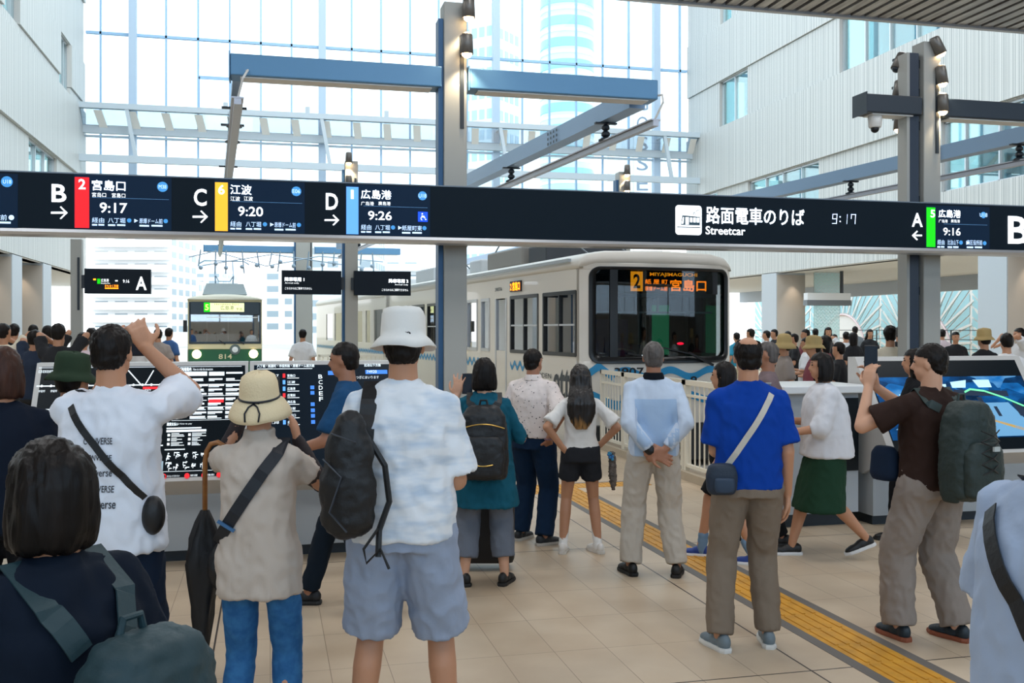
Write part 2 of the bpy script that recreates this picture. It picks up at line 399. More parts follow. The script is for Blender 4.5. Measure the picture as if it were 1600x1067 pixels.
for k in range(5):
    x = -5.98+8.4*k
    if x < GX1: tr.bar((x-.1, 46.4, 11.5), (x+.3, 46.4, 9.3), .16, .16); tr.bar((x, 46.4, 11.5), (x, 47.6, 11.5), .12)
for k in range(3): tr.bar((-1.9+k*3.6, 46.42, 11.66), (-1.9+k*3.6, 46.42, 11.95), .2, .2)
o = tr.build('trim_4', M_tr); struct(o)
ca = MB().add([(GX0, 46.5, 11.4), (GX1, 46.5, 11.4), (GX1, 47.3, 10.75), (GX0, 47.3, 10.75), (GX0, 46.5, 11.46), (GX1, 46.5, 11.46), (GX1, 47.3, 10.81), (GX0, 47.3, 10.81)], [(0, 1, 2, 3), (7, 6, 5, 4), (0, 4, 5, 1), (2, 6, 7, 3), (0, 3, 7, 4), (1, 5, 6, 2)])
o = ca.build('trim_5', glass('canopy_glass', 'dfeaf2', .2)); struct(o)
cr = MB()
for k in range(21):
    x = GX0+.7+1.4*k; cr.add([(x-.15, 46.45, 11.36), (x+.2, 46.45, 11.36), (x+.35, 47.25, 10.7), (x, 47.25, 10.7)], [(0, 1, 2, 3)])
cr.build('canopy_rib', M_white, o)

# mural hall beyond the right hand opening
mw = MB().box(34, 36, 0, 34.3, 62, 4.2).build('wall_mural', mat('mural_white', 'f2f1ee', .7)); struct(mw)
fan, ribs, arc = MB(), MB(), MB()
for cy in (39.0, 46.6, 54.2, 61.8):
    N = 30
    for i in range(N):
        a0 = math.pi*i/N; a1 = math.pi*(i+.82)/N
        p = lambda a, r: (33.97, cy+r*math.cos(a), .3+r*math.sin(a))
        q = lambda a: min(3.85/max(.15, math.sin(a)), 3.7/max(.15, abs(math.cos(a))))
        fan.add([p(a0, 2.5), p(a1, 2.5), p(a1, q(a1)), p(a0, q(a0))], [(0, 1, 2, 3)])
        mid = (a0+a1)/2; 
        if i % 2: ribs.bar(p(a0, 2.5), p(a0+.1, q(a0)), .05, .12)
    arc.tube([(33.95, cy+2.4*math.cos(math.pi*i/20), .3+2.4*math.sin(math.pi*i/20)) for i in range(21)], .06, 6)
fan.build('mural_fan', mat('mural_blue', 'a9d6df', .6), mw); ribs.build('mural_rib', M_white, mw); arc.build('mural_arch', mat('mural_pink', 'e8d2d4', .6), mw)
def railing(name, p, q, h, label, n, m=None, group=None):
    o = empty(name, p, 0, label, 'railing', group); p, q = Vector(p), Vector(q); v = q-p
    rl = MB()
    for z in (h, h*.75, h*.5, h*.25): rl.bar((0, 0, z), v+Vector((0, 0, z)), .035)
    rl.build('rail', m or M_dark, o); 
    for i in range(n+1):
        MB().bar(v*i/n, v*i/n+Vector((0, 0, h)), .05).build('post', m or M_dark, o)
    return o
railing('railing', (31, 36.5, 0), (31, 60, 0), 1.75, 'dark horizontal bar railing in front of the arched mural', 12)

# ---------------------------------------------------------------- city outside
def block(px, d, w, dep, h, rz, label, m, rows, cols, inset=.15, wm=None, bal=False):
    o = empty('office_building' if not bal else 'apartment_building', wpos(px, d, -.35), rz, label, 'building')
    MB().box(-w/2, 0, 0, w/2, dep, h).build('wall', m, o)
    wn = MB(); ww = w/cols; hh = h/rows
    for i in range(cols):
        for j in range(1, rows): wn.box(-w/2+ww*(i+.18), -.04, hh*(j+.25), -w/2+ww*(i+.82), .02, hh*(j+.72))
    for i in range(max(2, int(dep/ww))):
        for j in range(1, rows):
            y = dep/max(2, int(dep/ww))*(i+.2); y1 = y+dep/max(2, int(dep/ww))*.6
            wn.box(-w/2-.04, y, hh*(j+.25), -w/2+.02, y1, hh*(j+.72)); wn.box(w/2-.02, y, hh*(j+.25), w/2+.04, y1, hh*(j+.72))
    wn.build('window_grid', wm or mat('far_window', '93a5b0', .3), o)
    if bal:
        b = MB()
        for j in range(1, rows): b.box(-w/2, -1.2, hh*j, w/2, 0, hh*j+.9)
        b.build('balcony', m, o)
    MB().box(-w/2+w*.3, dep*.3, h, -w/2+w*.55, dep*.6, h+2.5).build('roof_room', m, o)
    return o
M_b1 = mat('far_white', 'f4f6f7', .8); M_b2 = mat('far_cream', 'f0ead9', .8); M_b3 = mat('far_blue', 'd4e4ee', .6); M_teal = mat('far_teal', '86c0c9', .3)
block(205, 120, 9.5, 10, 13.5, -YAW, 'white apartment block with rows of windows behind the platform A sign', M_b1, 9, 4, bal=True)
block(256, 135, 5.5, 10, 9, -YAW, 'cream low building seen left of the green streetcar', M_b2, 5, 3)
block(440, 140, 5, 10, 10.5, -YAW, 'narrow white building with small windows right of the green streetcar', M_b1, 6, 2)
block(520, 110, 9, 10, 13, -YAW, 'grey white building behind the first arrival sign', M_b3, 9, 5)
block(600, 125, 9, 10, 11, -YAW, 'white building with balconies behind the second arrival sign', M_b1, 7, 4, bal=True)
block(310, 170, 8, 10, 12, -YAW, 'pale blue tower block standing just behind the green streetcar', M_b3, 10, 3)
block(747, 100, 3.6, 5, 33, -YAW-.55, 'tall pale blue glass office with a square window grid beside the centre column', M_b3, 16, 4, wm=mat('far_glass_blue', '9cc0d4', .25))
block(1000, 115, 5.2, 12, 35, -YAW, 'white slab tower with a vertical sign near the right atrium wall', M_b1, 14, 2, wm=mat('far_pale', 'e6edf2', .4))
sg = MB()
for i, ch in enumerate('GOSSE'): text(sg, ch, 0, 27-i*2.3, 1.3, 28.6-i*2.3, lambda x, z: (x, 0, z))
o = empty('rooftop_sign', wpos(995, 114.6, 0), -YAW, 'tall vertical sign with grey letters on the white slab tower', 'sign'); MB().box(-.3, .05, -.35, 1.7, .3, 32).build('sign_board', mat('far_sign', 'eef0f4', .6), o)
sg.build('lettering', mat('far_letter', '717f90', .6), o)
tw = empty('round_tower', wpos(886, 150, -.35), 0, 'round tower with bands of turquoise glass behind the overhead beam', 'building')
MB().lathe([(4, 0), (4, 62)], seg=40).build('glass_shaft', mat('far_glass', 'bcdbe0', .25), tw, True)
b1, b2 = MB(), MB()
for i in range(18): b1.lathe([(4.06, 3.2*i+1.2), (4.14, 3.2*i+1.25), (4.14, 3.2*i+1.6), (4.06, 3.2*i+1.65)], seg=40)
for i in range(18): b2.lathe([(4.02, 3.2*i+2.2), (4.08, 3.2*i+2.25), (4.08, 3.2*i+3.5), (4.02, 3.2*i+3.55)], seg=40)
b1.build('spandrel', M_white, tw); b2.build('window_band', M_teal, tw)
# ================================================================== COLUMNS, BEAMS, LIGHTS
E_warm = mat('lamp_glow', 'ffd49a', emit=14)
def spotlight(x, y, z, tilt, label, power=25, group='spotlights on the steel columns', rz=0, axis='x', lit=True):
    o = empty('spotlight', (x, y, z), rz, label, 'spotlight', group)
    Rm = Matrix.Rotation(tilt, 3, 'Y')
    MB().lathe([(.045, .12), (.062, .1), (.07, -.1), (.06, -.1), (.055, -.07)], seg=20, M=Rm).build('lamp_housing', mat('lamp_grey', '77736e', .4, .5), o, True)
    MB().lathe([(.056, -.085), (.05, -.115), (.03, -.135), (.005, -.14)], seg=20, M=Rm).build('lens', E_warm if lit else M_dark, o)
    MB().bar((0, .0, .05), (0, .12, .05), .03).build('bracket', M_dark, o)
    if lit:
        l = lamp('spot_beam', (x, y, z-.17) if abs(tilt) < .1 else tuple(Vector((x, y, z))+Rm @ Vector((0, 0, -.17))), .03, power, (1, .78, .5), (0, tilt, 0), 'SPOT', spot_size=R(110), spot_blend=.7)
def column(x, y, h, label, w=.25, chan=True, name='steel_column'):
    o = empty(name, (x, y, 0), 0, label, 'column', 'steel columns of the concourse')
    MB().box(-w/2, -w/2, 0, w/2, w/2, h).build('shaft', M_col, o, bevel=.01)
    if chan: MB().box(-w/2-.055, -w/2+.03, 0, -w/2-.003, w/2-.03, h-.18).build('side_channel', mat('channel_blue', '2c5479', .45, .3), o)
    MB().box(w/2-.075, -w/2-.014, h-1.35, w/2-.035, -w/2-.001, h-.35).build('light_track', M_dark, o)
    MB().box(-w/2-.02, -w/2-.02, 0, w/2+.02, w/2+.02, .05).build('base_plate', M_alu, o)
    return o
column(xY(708.5, 10.6), 10.6, 5.28, 'tall grey column in the centre, passing behind the long sign')
CX = xY(708.5, 10.6)
spotlight(CX+.12, 10.36, zY(718, 14, 10.4), 0, 'upper lit spotlight at the top of the centre column', 30)
spotlight(CX+.1, 10.36, zY(716, 78, 10.4)+.05, 0, 'lower lit spotlight on the centre column', 30)
CR = xY(1447, 10.6)
column(CR, 10.6, 5.26, 'tall grey column on the right with spotlights on both sides', .235, False)
o = empty('steel_post', (xY(1421, 10.62)-.01, 10.62, 0), 0, 'slim dark post with a pale edge just left of the right column', 'post')
MB().box(-.05, -.09, 0, .075, .09, 5.12).build('shaft', mat('post_navy', '16263a', .4), o); MB().box(-.09, -.09, 0, -.05, .09, 5.12).build('edge_strip', M_col, o)
br = MB()
for z in (2.2, 3.3, 4.2, 4.6, 4.95): br.box(.075, -.06, z, .11, .06, z+.1)
br.build('bracket', M_dark, o)
for px, y, t, s_, lb in ((1465, 72, -.5, 1, 'topmost spotlight tilted outwards right of the right column'), (1471, 118, -.15, 1, 'brightest middle spotlight right of the right column'), (1473, 162, 0, 1, 'lowest spotlight right of the right column, above the dark beam')):
    spotlight(xY(px, 10.45), 10.45, zY(px, y, 10.45), t, lb, 28)
for px, y, t, lb in ((1405, 97, .45, 'topmost dark spotlight left of the slim dark post'), (1404, 141, .15, 'middle dark spotlight left of the slim dark post'), (1405, 190, 0, 'lowest spotlight left of the slim post, under the beam')):
    spotlight(xY(px, 10.75), 10.75, zY(px, y, 10.75), t, lb, 10, lit=(y == 190))
column(1.62, 20.5, 5.2, 'grey column between the two arrival signs', .26)
X2 = xY(545, 20.3); spotlight(X2, 20.3, zY(545, 247, 20.3), 0, 'upper spotlight on the column between the arrival signs', 25); spotlight(X2, 20.3, zY(545, 283, 20.3), 0, 'lower spotlight on the column between the arrival signs', 25)
column(xY(973, 20.5), 20.5, 5.2, 'grey column above the right end of the near streetcar', .26)
X2 = xY(980, 20.3); spotlight(X2, 20.3, zY(980, 266, 20.3), 0, 'upper spotlight on the column above the near streetcar', 25); spotlight(X2, 20.3, zY(980, 291, 20.3), 0, 'lower bright spotlight on the column above the near streetcar', 25)
column(xY(475, 34.4), 34.4, 5.2, 'distant pale column behind the station attendant', .55)
column(-3.56, 20.4, 3.5, 'short grey post carrying the platform A sign', .2, False, name='sign_post')
M_beam = mat('beam_blue', '5f8fb5', .4, .2); M_bdark = mat('beam_dark', '1c2834', .4)
def overhead(x0, x1, y, label, m=M_beam, z0=4.36, z1=4.58):
    o = empty('overhead_beam', (x0, y, z0), 0, label, 'beam', 'overhead beams')
    MB().box(0, -.14, 0, x1-x0, .14, z1-z0).build('box_girder', m, o, bevel=.012)
    MB().box(-.012, -.15, -.02, 0, .15, z1-z0+.02).build('end_plate', m, o)
    MB().box(.1, -.1, -.014, x1-x0-.1, .1, -.001).build('soffit_strip', M_white, o)
    return o
overhead(xY(360, 10.6), CX-.15, 10.6, 'blue overhead beam left of the centre column'); overhead(CX+.15, xY(1021, 10.6), 10.6, 'blue grey overhead beam right of the centre column')
b1_ = overhead(xY(1344, 10.6), CR-.15, 10.6, 'short dark overhead beam holding a dome camera', M_bdark); overhead(CR+.15, 10.35, 10.6, 'long dark overhead beam running out of the right edge', M_bdark)
overhead(-.9, 1.45, 20.5, 'overhead beam hidden behind the long sign, left side'); overhead(1.8, 4.0, 20.5, 'overhead beam hidden behind the long sign, right side')
overhead(-2.1, 1.0, 34.4, 'distant blue overhead beam above the green streetcar'); overhead(1.5, 4.4, 34.4, 'distant blue overhead beam behind the arrival signs')
o = empty('dome_camera', (xY(1367, 10.6), 10.6, 4.345), 0, 'white dome security camera under the short dark beam', 'camera')
MB().lathe([(.08, 0), (.085, -.03), (.075, -.13), (.06, -.14)], seg=20).build('housing', M_white, o, True); MB().ell((0, 0, -.15), (.05, .05, .05)).build('dome', M_black, o)
def arm(x, y, dx, L, label, z=4.34, ins=(1.0, 4.6, 8.5, 13, 18), gw_=.2):
    o = empty('conductor_gantry', (x, y, z), 0, label, 'overhead line', 'overhead conductor arms'); d = Vector((dx, 1, 0)).normalized(); n = Vector((1, -dx, 0)).normalized()
    MB().bar((0, .15, .11), d*L+Vector((0, 0, .11)), gw_, gw_*1.1).build('box_girder', mat('arm_blue', '8ba7c4', .4, .3), o)
    hl = MB()
    for k in (2.4, 9.0, 15) if gw_ > .15 else (2.4,):
        for i in range(4):
            for j in range(3):
                for sd in (-1, 1):
                    c = d*(k+i*.11)+Vector((0, 0, .03+j*.07))+n*sd*(gw_/2+.001); hl.bar(c, c+n*sd*.003, .035)
    hl.build('bolt_holes', M_dark, o)
    MB().bar(-d*.35+Vector((0, 0, -.27)), d*L+Vector((0, 0, -.27)), .07, .06).bar(-d*.35+Vector((0, 0, -.23)), d*L+Vector((0, 0, -.23)), .12, .015).build('conductor_rail', mat('rail_metal', 'b4b6bf', .35, .5), o)
    for k in ins:
        MB().lathe([(.05, 0), (.02, -.02), (.05, -.05), (.05, -.08), (.025, -.1), (.055, -.13), (.055, -.16), (.03, -.18), (.09, -.21), (.09, -.23)], tuple(d*k), 14).box(d.x*k-.14, d.y*k-.03, -.02, d.x*k+.14, d.y*k+.03, .0).build('insulator', M_dark, o)
    MB().tube([-d*.3+Vector((0, 0, -.24)), -d*.42+Vector((.05, 0, -.05)), -d*.3+Vector((.1, 0, .06)), Vector((.05, 0, .1))], .012, 8).build('cable_loop', M_white, o)
    return o
arm(xY(1003, 10.7), 10.7, -.092, 21.5, 'blue grey conductor arm reaching back from the right end of the centre beam')
arm(xY(370, 10.7), 10.7, -.054, 21.5, 'conductor arm reaching back from the left end of the centre beam', ins=(1.2, 2.2, 5.5, 8.5, 13, 18), gw_=.09)
arm(10.15, 10.7, -.092, 30, 'long conductor arm crossing behind the right column')
# hanging gear above the distant streetcar
o = empty('catenary_gear', (-.9, 33.4, 3.75), 0, 'cluster of dark clamps and wires hanging above the green streetcar', 'overhead line'); 
g1, g2 = MB(), MB()
for i in range(14):
    x = -1.2+i*.42+random.uniform(-.1, .1); g1.tube([(x, 0, .6), (x+random.uniform(-.1, .1), 0, random.uniform(-.2, .2))], .025, 6); g1.ell((x, 0, random.uniform(0, .3)), .07, 8, 6)
g2.tube([(-1.6, 0, .35), (-.8, 0, .55), (.8, 0, .1), (2.5, 0, .45), (4.6, 0, .3)], .02, 6).tube([(-1.2, .2, .1), (1, .2, .5), (4, .2, .1)], .02, 6)
g1.build('clamp', M_steel, o); g2.build('wire', M_steel, o)

# ================================================================== THE LONG SIGN
YS = 10.0
M_sign = mat('sign_navy', '0b1a25', .5, spec=.12); M_lcd = mat('lcd_blue', '082038', .4, emit=.2, spec=.12)
E_w = mat('lit_white', 'f4faff', emit=1.15); E_b = mat('lit_pale_blue', 'bfdcff', emit=.9); E_dim = mat('lit_dim_blue', '5b8fc0', emit=.6)
E_red = mat('lit_red', 'f5141f', emit=.75); E_yel = mat('lit_yellow', 'f2b02a', emit=.75); E_blu = mat('lit_sky', '5a9cf5', emit=.8); E_grn = mat('lit_green', '06c400', emit=.8)
E_badge = mat('lit_badge', '3f8fd0', emit=.6); E_acc = mat('lit_access_blue', '0a48ff', emit=.9); E_or = mat('led_orange', 'ff8c12', emit=2.6)
SX0, SX1 = xY(-90, YS), xY(1720, YS); SZ1, SZ0 = zY(0, 267.7, YS), zY(0, 355.6, YS)
SG = empty('hanging_sign', ((SX0+SX1)/2, YS+.15, SZ0-.06), 0, 'long dark illuminated overhead sign of tram platforms and departure times spanning the hall', 'sign')
so = Vector(((SX0+SX1)/2, YS+.15, SZ0-.06))
def sp(x, z, k=1): return (x-so.x, YS-.003*k-so.y, z-so.z)
MB().box(SX0-so.x, YS-so.y, SZ0-so.z, SX1-so.x, .15, SZ1-so.z).build('housing', M_sign, SG)
MB().prism([(-.15, .06), (-.16, .03), (-.14, .005), (.14, .005), (.16, .03), (.15, .06)], SX0-so.x, SX1-so.x, 'yz').build('bottom_trim', M_alu, SG)
MB().box(SX0-so.x, -.152, SZ1-so.z, SX1-so.x, .152, SZ1-so.z+.012).build('top_trim', mat('trim_grey', '6d7780', .4, .5), SG)
bx = MB()
for x in (CX-.06, CR-.06): bx.box(x-so.x, .15, .2, x-so.x+.12, .35, .4)
bx.build('bracket', M_dark, SG)
def SF(k): return lambda x, z: sp(x, z, k)
def st(mb, s, p0, y0, p1, y1, k=3, bold=.0):
    pm = (p0+p1)/2; return text(mb, s, xY(p0, YS), zY(pm, y1, YS), xY(p1, YS), zY(pm, y0, YS), SF(k), bold)
def sr(mb, p0, y0, p1, y1, k=2):
    pm = (p0+p1)/2; return rect(mb, xY(p0, YS), zY(pm, y1, YS), xY(p1, YS), zY(pm, y0, YS), SF(k))
def disc(mb, p, y, r, k=2, n=20):
    x, z = xY(p, YS), zY(p, y, YS); rr_ = r*dY(p, YS)/FPX
    return mb.add([sp(x+rr_*math.cos(2*math.pi*i/n), z+rr_*math.sin(2*math.pi*i/n), k) for i in range(n)], [tuple(range(n))])
def arrow(mb, p0, y0, p1, y1, left=False):
    ym = (y0+y1)/2; a, b = ((p0, p1), (p1, p0))[left]; s = 1 if b > a else -1
    P = lambda p, y: sp(xY(p, YS), zY(p, y, YS), 3)
    t = (y1-y0)*.085
    mb.add([P(a, ym-t), P(b-s*2, ym-t), P(b-s*2, ym+t), P(a, ym+t)], [(0, 1, 2, 3)])
    for q in (y0, y1):
        d = 1 if q > ym else -1; xx = b-s*(y1-y0)*.55
        mb.add([P(b, ym), P(b-s*3.6, ym), P(xx-s*1.8, q-d*.6), P(xx, q+d*.6)], [(0, 1, 2, 3)])
lcd, panel_n = [], 0
def board(p0, p1, bar, em, num, nb, dest, db, sub, sb, tm, tb, badge, bp, via, vy, vb, extra=None):
    """one departure display: px extents and lettering boxes measured on the face"""
    pl = MB(); sr(pl, p0, bar[1]-2, p1, bar[3]+(p1-p0)*.02, 1); P = pl.build('display_panel', M_lcd, SG)
    b = MB(); sr(b, *bar); b.build('route_bar', em, P); n = MB(); st(n, num, *nb, k=4, bold=.02); n.build('route_number', E_w, P)
    w = MB(); st(w, dest, *db, bold=.008); st(w, sub[0], *sb[0]); st(w, sub[1], *sb[1]); st(w, tm, *tb, bold=.012); w.build('lettering', E_w, P)
    l = MB(); sr(l, p0+28, (db[3]+tb[1])/2+2.6, p1-4, (db[3]+tb[1])/2+3.0, 2); l.build('divider', E_dim, P)
    d = MB(); disc(d, *bp); v0 = vy; disc(d, vb[0], v0+4.5, 3.3); disc(d, vb[1], v0+5.5, 3.3); d.build('badge', E_badge, P)
    t = MB(); st(t, badge, bp[0]-6, bp[1]-3, bp[0]+6, bp[1]+3); 
    for s, a, c, e in via: st(t, s, a, v0+e, c, v0+8+e)
    for s, a, c, e in via: sr(t, a, v0+10+e, a+(c-a)*.42, v0+12.6+e); sr(t, a+(c-a)*.52, v0+10+e, c, v0+12.6+e)
    q = vb[0]+8; P_ = lambda p, y: sp(xY(p, YS), zY(p, y, YS), 3); t.add([P_(q, v0+2), P_(q+6, v0+5), P_(q, v0+8)], [(0, 1, 2)])
    t.build('route_note', E_b, P)
    return P
board(116, 268, (117, 277, 139.5, 356), E_red, '2', (123, 280, 134, 296), '宮島口', (144, 282, 196, 298), ('宮岛口', '宮島口'), ((144, 301, 166, 308), (175, 302, 196, 309)),
      '9:17', (156, 317, 199, 333), 'M38', (254, 292, 8), [('経由', 144, 163, 0), ('八丁堀', 169, 196, .5), ('原爆ドーム前', 218, 254, 1.5)], 340, (202, 259))
board(335, 476, (336, 285, 356, 361), E_yel, '6', (341, 289, 351, 304), '江波', (360, 289, 393, 304), ('江波', '江波'), ((360, 307, 375, 314), (381, 307, 395, 314)),
      '9:20', (372, 323, 411, 338), 'E06', (463, 299, 7.5), [('経由', 360, 377, 0), ('八丁堀', 384, 408, .5), ('原爆ドーム前', 429, 462, 1.5)], 346, (414, 467))
PB = board(540, 672, (541, 292, 560, 366), E_blu, '1', (548, 297, 552.5, 311), '広島港', (564, 297, 611, 311), ('广岛港', '廣島港'), ((564, 315, 584, 321), (591, 315, 610, 321)),
      '9:26', (575, 330, 612, 344), 'U18', (660, 306, 7), [('経由', 564, 580, 0), ('八丁堀', 586, 609, .5), ('紙屋町東', 628, 659, 1.5)], 351, (614, 663))
board(1446, 1546, (1447, 324, 1461, 386), E_grn, '5', (1453, 328, 1460, 340), '広島港', (1466, 328, 1500, 340), ('广岛港', '廣島港'), ((1466, 343, 1480, 348), (1485, 343, 1499, 348)),
      '9:16', (1473, 356, 1500, 368), 'U18', (1536, 336, 5), [('経由', 1464, 1475, 0), ('比治山下', 1480, 1497, .3), ('南区役所前', 1510, 1534, .6)], 374.5, (1501, 1538))
pl = MB(); sr(pl, -90, 270, 28, 355, 1); P = pl.build('display_panel', M_lcd, SG); b = MB(); disc(b, 11, 284, 8.5); b.build('badge', E_badge, P)
b = MB(); st(b, 'U18', 5, 281, 18, 287); st(b, '県病院前', -30, 335, 11, 344); sr(b, -30, 346, 17, 349); disc(b, 18, 340, 4); b.build('route_note', E_b, P)
b = MB(); sr(b, 653, 331, 668, 346.5, 2); b.build('accessible_badge', E_acc, PB)
w = MB(); Pq = lambda p, y: sp(xY(p, YS), zY(p, y, YS), 4)
disc(w, 659.5, 334.2, 1.1, 4, 10)
for a, c, h in (((659, 336), (659.6, 340), .6), ((659.4, 339.6), (663.4, 339.8), .5), ((663.2, 339.8), (664.2, 343.6), .5), ((664.2, 343.4), (666, 342.8), .45), ((659, 337.4), (662.4, 337.6), .4)):
    w.add([Pq(a[0]-h, a[1]-h*.4), Pq(c[0]-h*.3, c[1]-h), Pq(c[0]+h, c[1]+h*.4), Pq(a[0]+h*.3, a[1]+h)], [(0, 1, 2, 3)])
for i in range(14):
    a0 = math.pi*(.32+1.35*i/14); a1 = math.pi*(.32+1.35*(i+1)/14); cx, cy = 660.6, 341.2
    f_ = lambda a, r: Pq(cx-r*math.sin(a-.6), cy-r*math.cos(a-.6)*-1)
    w.add([f_(a0, 2.6), f_(a1, 2.6), f_(a1, 3.5), f_(a0, 3.5)], [(0, 1, 2, 3)])
w.build('wheelchair_symbol', E_w, PB)
for ch, bxs, ar, lf in (('B', (81, 288, 104, 316), (80, 323, 106, 342), 0), ('C', (303, 295, 323, 322), (301, 329.5, 325, 348), 0), ('D', (509, 302, 528, 328), (507, 336, 530, 352), 0), ('A', (1424, 333, 1441, 354.5), (1424, 361, 1440, 375), 1)):
    m_ = MB(); st(m_, ch, *bxs, bold=.02); m_.build('platform_letter', E_w, SG); m_ = MB(); arrow(m_, *ar, left=lf); m_.build('arrow', E_w, SG)
m_ = MB(); st(m_, 'B', 1574, 338, 1606, 381, bold=.02); m_.build('platform_letter', E_w, SG)
m_ = MB(); st(m_, '路面電車のりば', 1103, 325, 1256, 351, bold=.012); st(m_, 'Streetcar', 1102, 354, 1164, 367, bold=.015); m_.build('lettering', E_w, SG)
# tram pictogram
m_ = MB(); x0, x1 = xY(1055, YS), xY(1096, YS); z0, z1 = zY(1075, 367, YS), zY(1075, 321, YS); r_ = .035; pts = []
for cx, cz, a in ((x1-r_, z1-r_, 0), (x0+r_, z1-r_, 90), (x0+r_, z0+r_, 180), (x1-r_, z0+r_, 270)):
    for i in range(6): pts.append(sp(cx+r_*math.cos(R(a+18*i)), cz+r_*math.sin(R(a+18*i)), 2))
m_.add(pts, [tuple(range(len(pts)))]); PI_ = m_.build('pictogram', E_w, SG)
dk = MB(); q = lambda u, v, k=3: sp(x0+(x1-x0)*u, z0+(z1-z0)*v, k)
dk.add([q(.2, .33), q(.93, .33), q(.93, .62), q(.26, .66)], [(0, 1, 2, 3)]).add([q(.06, .24), q(.94, .24), q(.94, .27), q(.06, .27)], [(0, 1, 2, 3)])
for a, b_ in (((.66, .7), (.78, .8)), ((.66, .78), (.78, .68)), ((.78, .8), (.92, .86)), ((.66, .72), (.72, .66))): dk.add([q(a[0], a[1]), q(b_[0], b_[1]), q(b_[0], b_[1]+.022), q(a[0], a[1]+.022)], [(0, 1, 2, 3)])
dk.build('tram_outline', mat('picto_dark', '31505f', .5), PI_)
wh = MB()
wh.add([q(.22, .36, 4), q(.3, .38, 4), q(.32, .6, 4), q(.28, .6, 4)], [(0, 1, 2, 3)]); wh.add([q(.37, .35, 4), q(.5, .35, 4), q(.5, .6, 4), q(.37, .6, 4)], [(0, 1, 2, 3)])
for u in (.54, .67, .8): wh.add([q(u, .43, 4), q(u+.1, .43, 4), q(u+.1, .59, 4), q(u, .59, 4)], [(0, 1, 2, 3)])
wh.build('tram_window', E_w, PI_)
# seven segment clock 9:17
m_ = MB()
def seg7(p0, y0, p1, y1, on):
    t = (p1-p0)*.2; h = (y0+y1)/2; sk = lambda p, y: sp(xY(p-(y-y0)*.06, YS), zY(p, y, YS), 3)
    S_ = {'a': (p0, y0, p1, y0+t), 'g': (p0, h-t/2, p1, h+t/2), 'd': (p0, y1-t, p1, y1), 'f': (p0, y0, p0+t, h), 'b': (p1-t, y0, p1, h), 'e': (p0, h, p0+t, y1), 'c': (p1-t, h, p1, y1)}
    for s_ in on: a, b_, c, d_ = S_[s_]; m_.add([sk(a+.3, b_+.3), sk(c-.3, b_+.3), sk(c-.3, d_-.3), sk(a+.3, d_-.3)], [(0, 1, 2, 3)])
seg7(1300, 334, 1308, 350, 'abcdfg'); seg7(1318, 334.5, 1324, 350.5, 'bc'); seg7(1329, 334.5, 1337, 350.5, 'abcf'); sr(m_, 1311, 338, 1313, 340, 3); sr(m_, 1311, 345, 1313, 347, 3)
m_.build('digital_clock', mat('clock_blue', 'cfe0ff', emit=1.4), SG)

# ---------------------------------------------------------------- small hanging platform signs
def psign(px0, px1, y0, y1, Y, label, fill):
    x0, x1 = xY(px0, Y), xY(px1, Y); pm = (px0+px1)/2; z0, z1 = zY(pm, y1, Y), zY(pm, y0, Y)
    o = empty('platform_sign', ((x0+x1)/2, Y, z0), 0, label, 'sign', 'small platform signs beyond the long sign')
    MB().box(-(x1-x0)/2, -.08, 0, (x1-x0)/2, .08, z1-z0).build('sign_box', mat('sign_slate', '16202b', .5, spec=.15), o)
    sg_ = -1 if px0 < 300 or px0 > 550 else 1; MB().box(sg_*(x1-x0)/2-.06, -.03, .1, sg_*(x1-x0)/2+.06, .03, .35).build('bracket', M_dark, o)
    def T(mb, s, a, b, c, d, bold=0): text(mb, s, xY(a, Y)-(x0+x1)/2, zY(pm, d, Y)-z0, xY(c, Y)-(x0+x1)/2, zY(pm, b, Y)-z0, lambda x, z: (x, -.084, z), bold)
    def Q(mb, a, b, c, d, k=0): rect(mb, xY(a, Y)-(x0+x1)/2, zY(pm, d, Y)-z0, xY(c, Y)-(x0+x1)/2, zY(pm, b, Y)-z0, lambda x, z: (x, -.083-k*.002, z))
    fill(o, T, Q)
def fA(o, T, Q):
    m = MB(); T(m, 'A', 213, 432, 230, 453, .02); m.build('platform_letter', E_w, o)
    m = MB(); T(m, '広島港', 159, 436, 171, 441); T(m, '9:16', 193, 437, 203, 442); T(m, 'Hiroshima Port', 159, 442, 173, 444); Q(m, 181, 438, 185, 440); m.build('lettering', E_w, o)
    m = MB(); Q(m, 153, 436, 158, 444); m.build('route_bar', E_grn, o); m = MB(); T(m, 'まもなく到着', 165, 445, 186, 449); Q(m, 165, 450, 186, 451.5); Q(m, 147, 436, 151, 438.5); m.build('led_text', E_or, o)
psign(133, 236, 420.5, 459, 20.3, 'hanging dark sign with a big white letter A on the short post', fA)
def fB(o, T, Q):
    m = MB(); T(m, '降車専用 1', 445, 434, 475, 440, .02); T(m, 'Arrival only', 445, 441.5, 467, 444.5); T(m, 'こちらからはご乗車できません', 445, 449, 487, 453); m.build('lettering', E_w, o)
psign(440, 533, 423, 460, 20.3, 'dark hanging sign for arrival track 1, left of the far column', fB)
def fC(o, T, Q):
    m = MB(); T(m, '降車専用 2', 607, 436, 637, 442, .02); T(m, 'Arrival only', 616, 443.5, 637, 446.5); T(m, 'こちらからはご乗車できません', 596, 451, 637, 455); m.build('lettering', E_w, o)
psign(553, 641, 424, 461.5, 20.3, 'dark hanging sign for arrival track 2, right of the far column', fC)
o = empty('hanging_sign', wpos(1294, 41, zd(477, 41)), 0, 'blank white sign box hanging from a thin pole before the mural', 'sign')
hh = zd(458, 41)-zd(477, 41)
MB().box(-1.03, -.15, 0, .95, .15, hh).build('sign_box', mat('sign_back', 'dfe3e6', .5), o); MB().box(-1.05, -.16, -.01, .97, .16, hh*.42).build('sign_face', mat('sign_grey', '6d747a', .5), o)
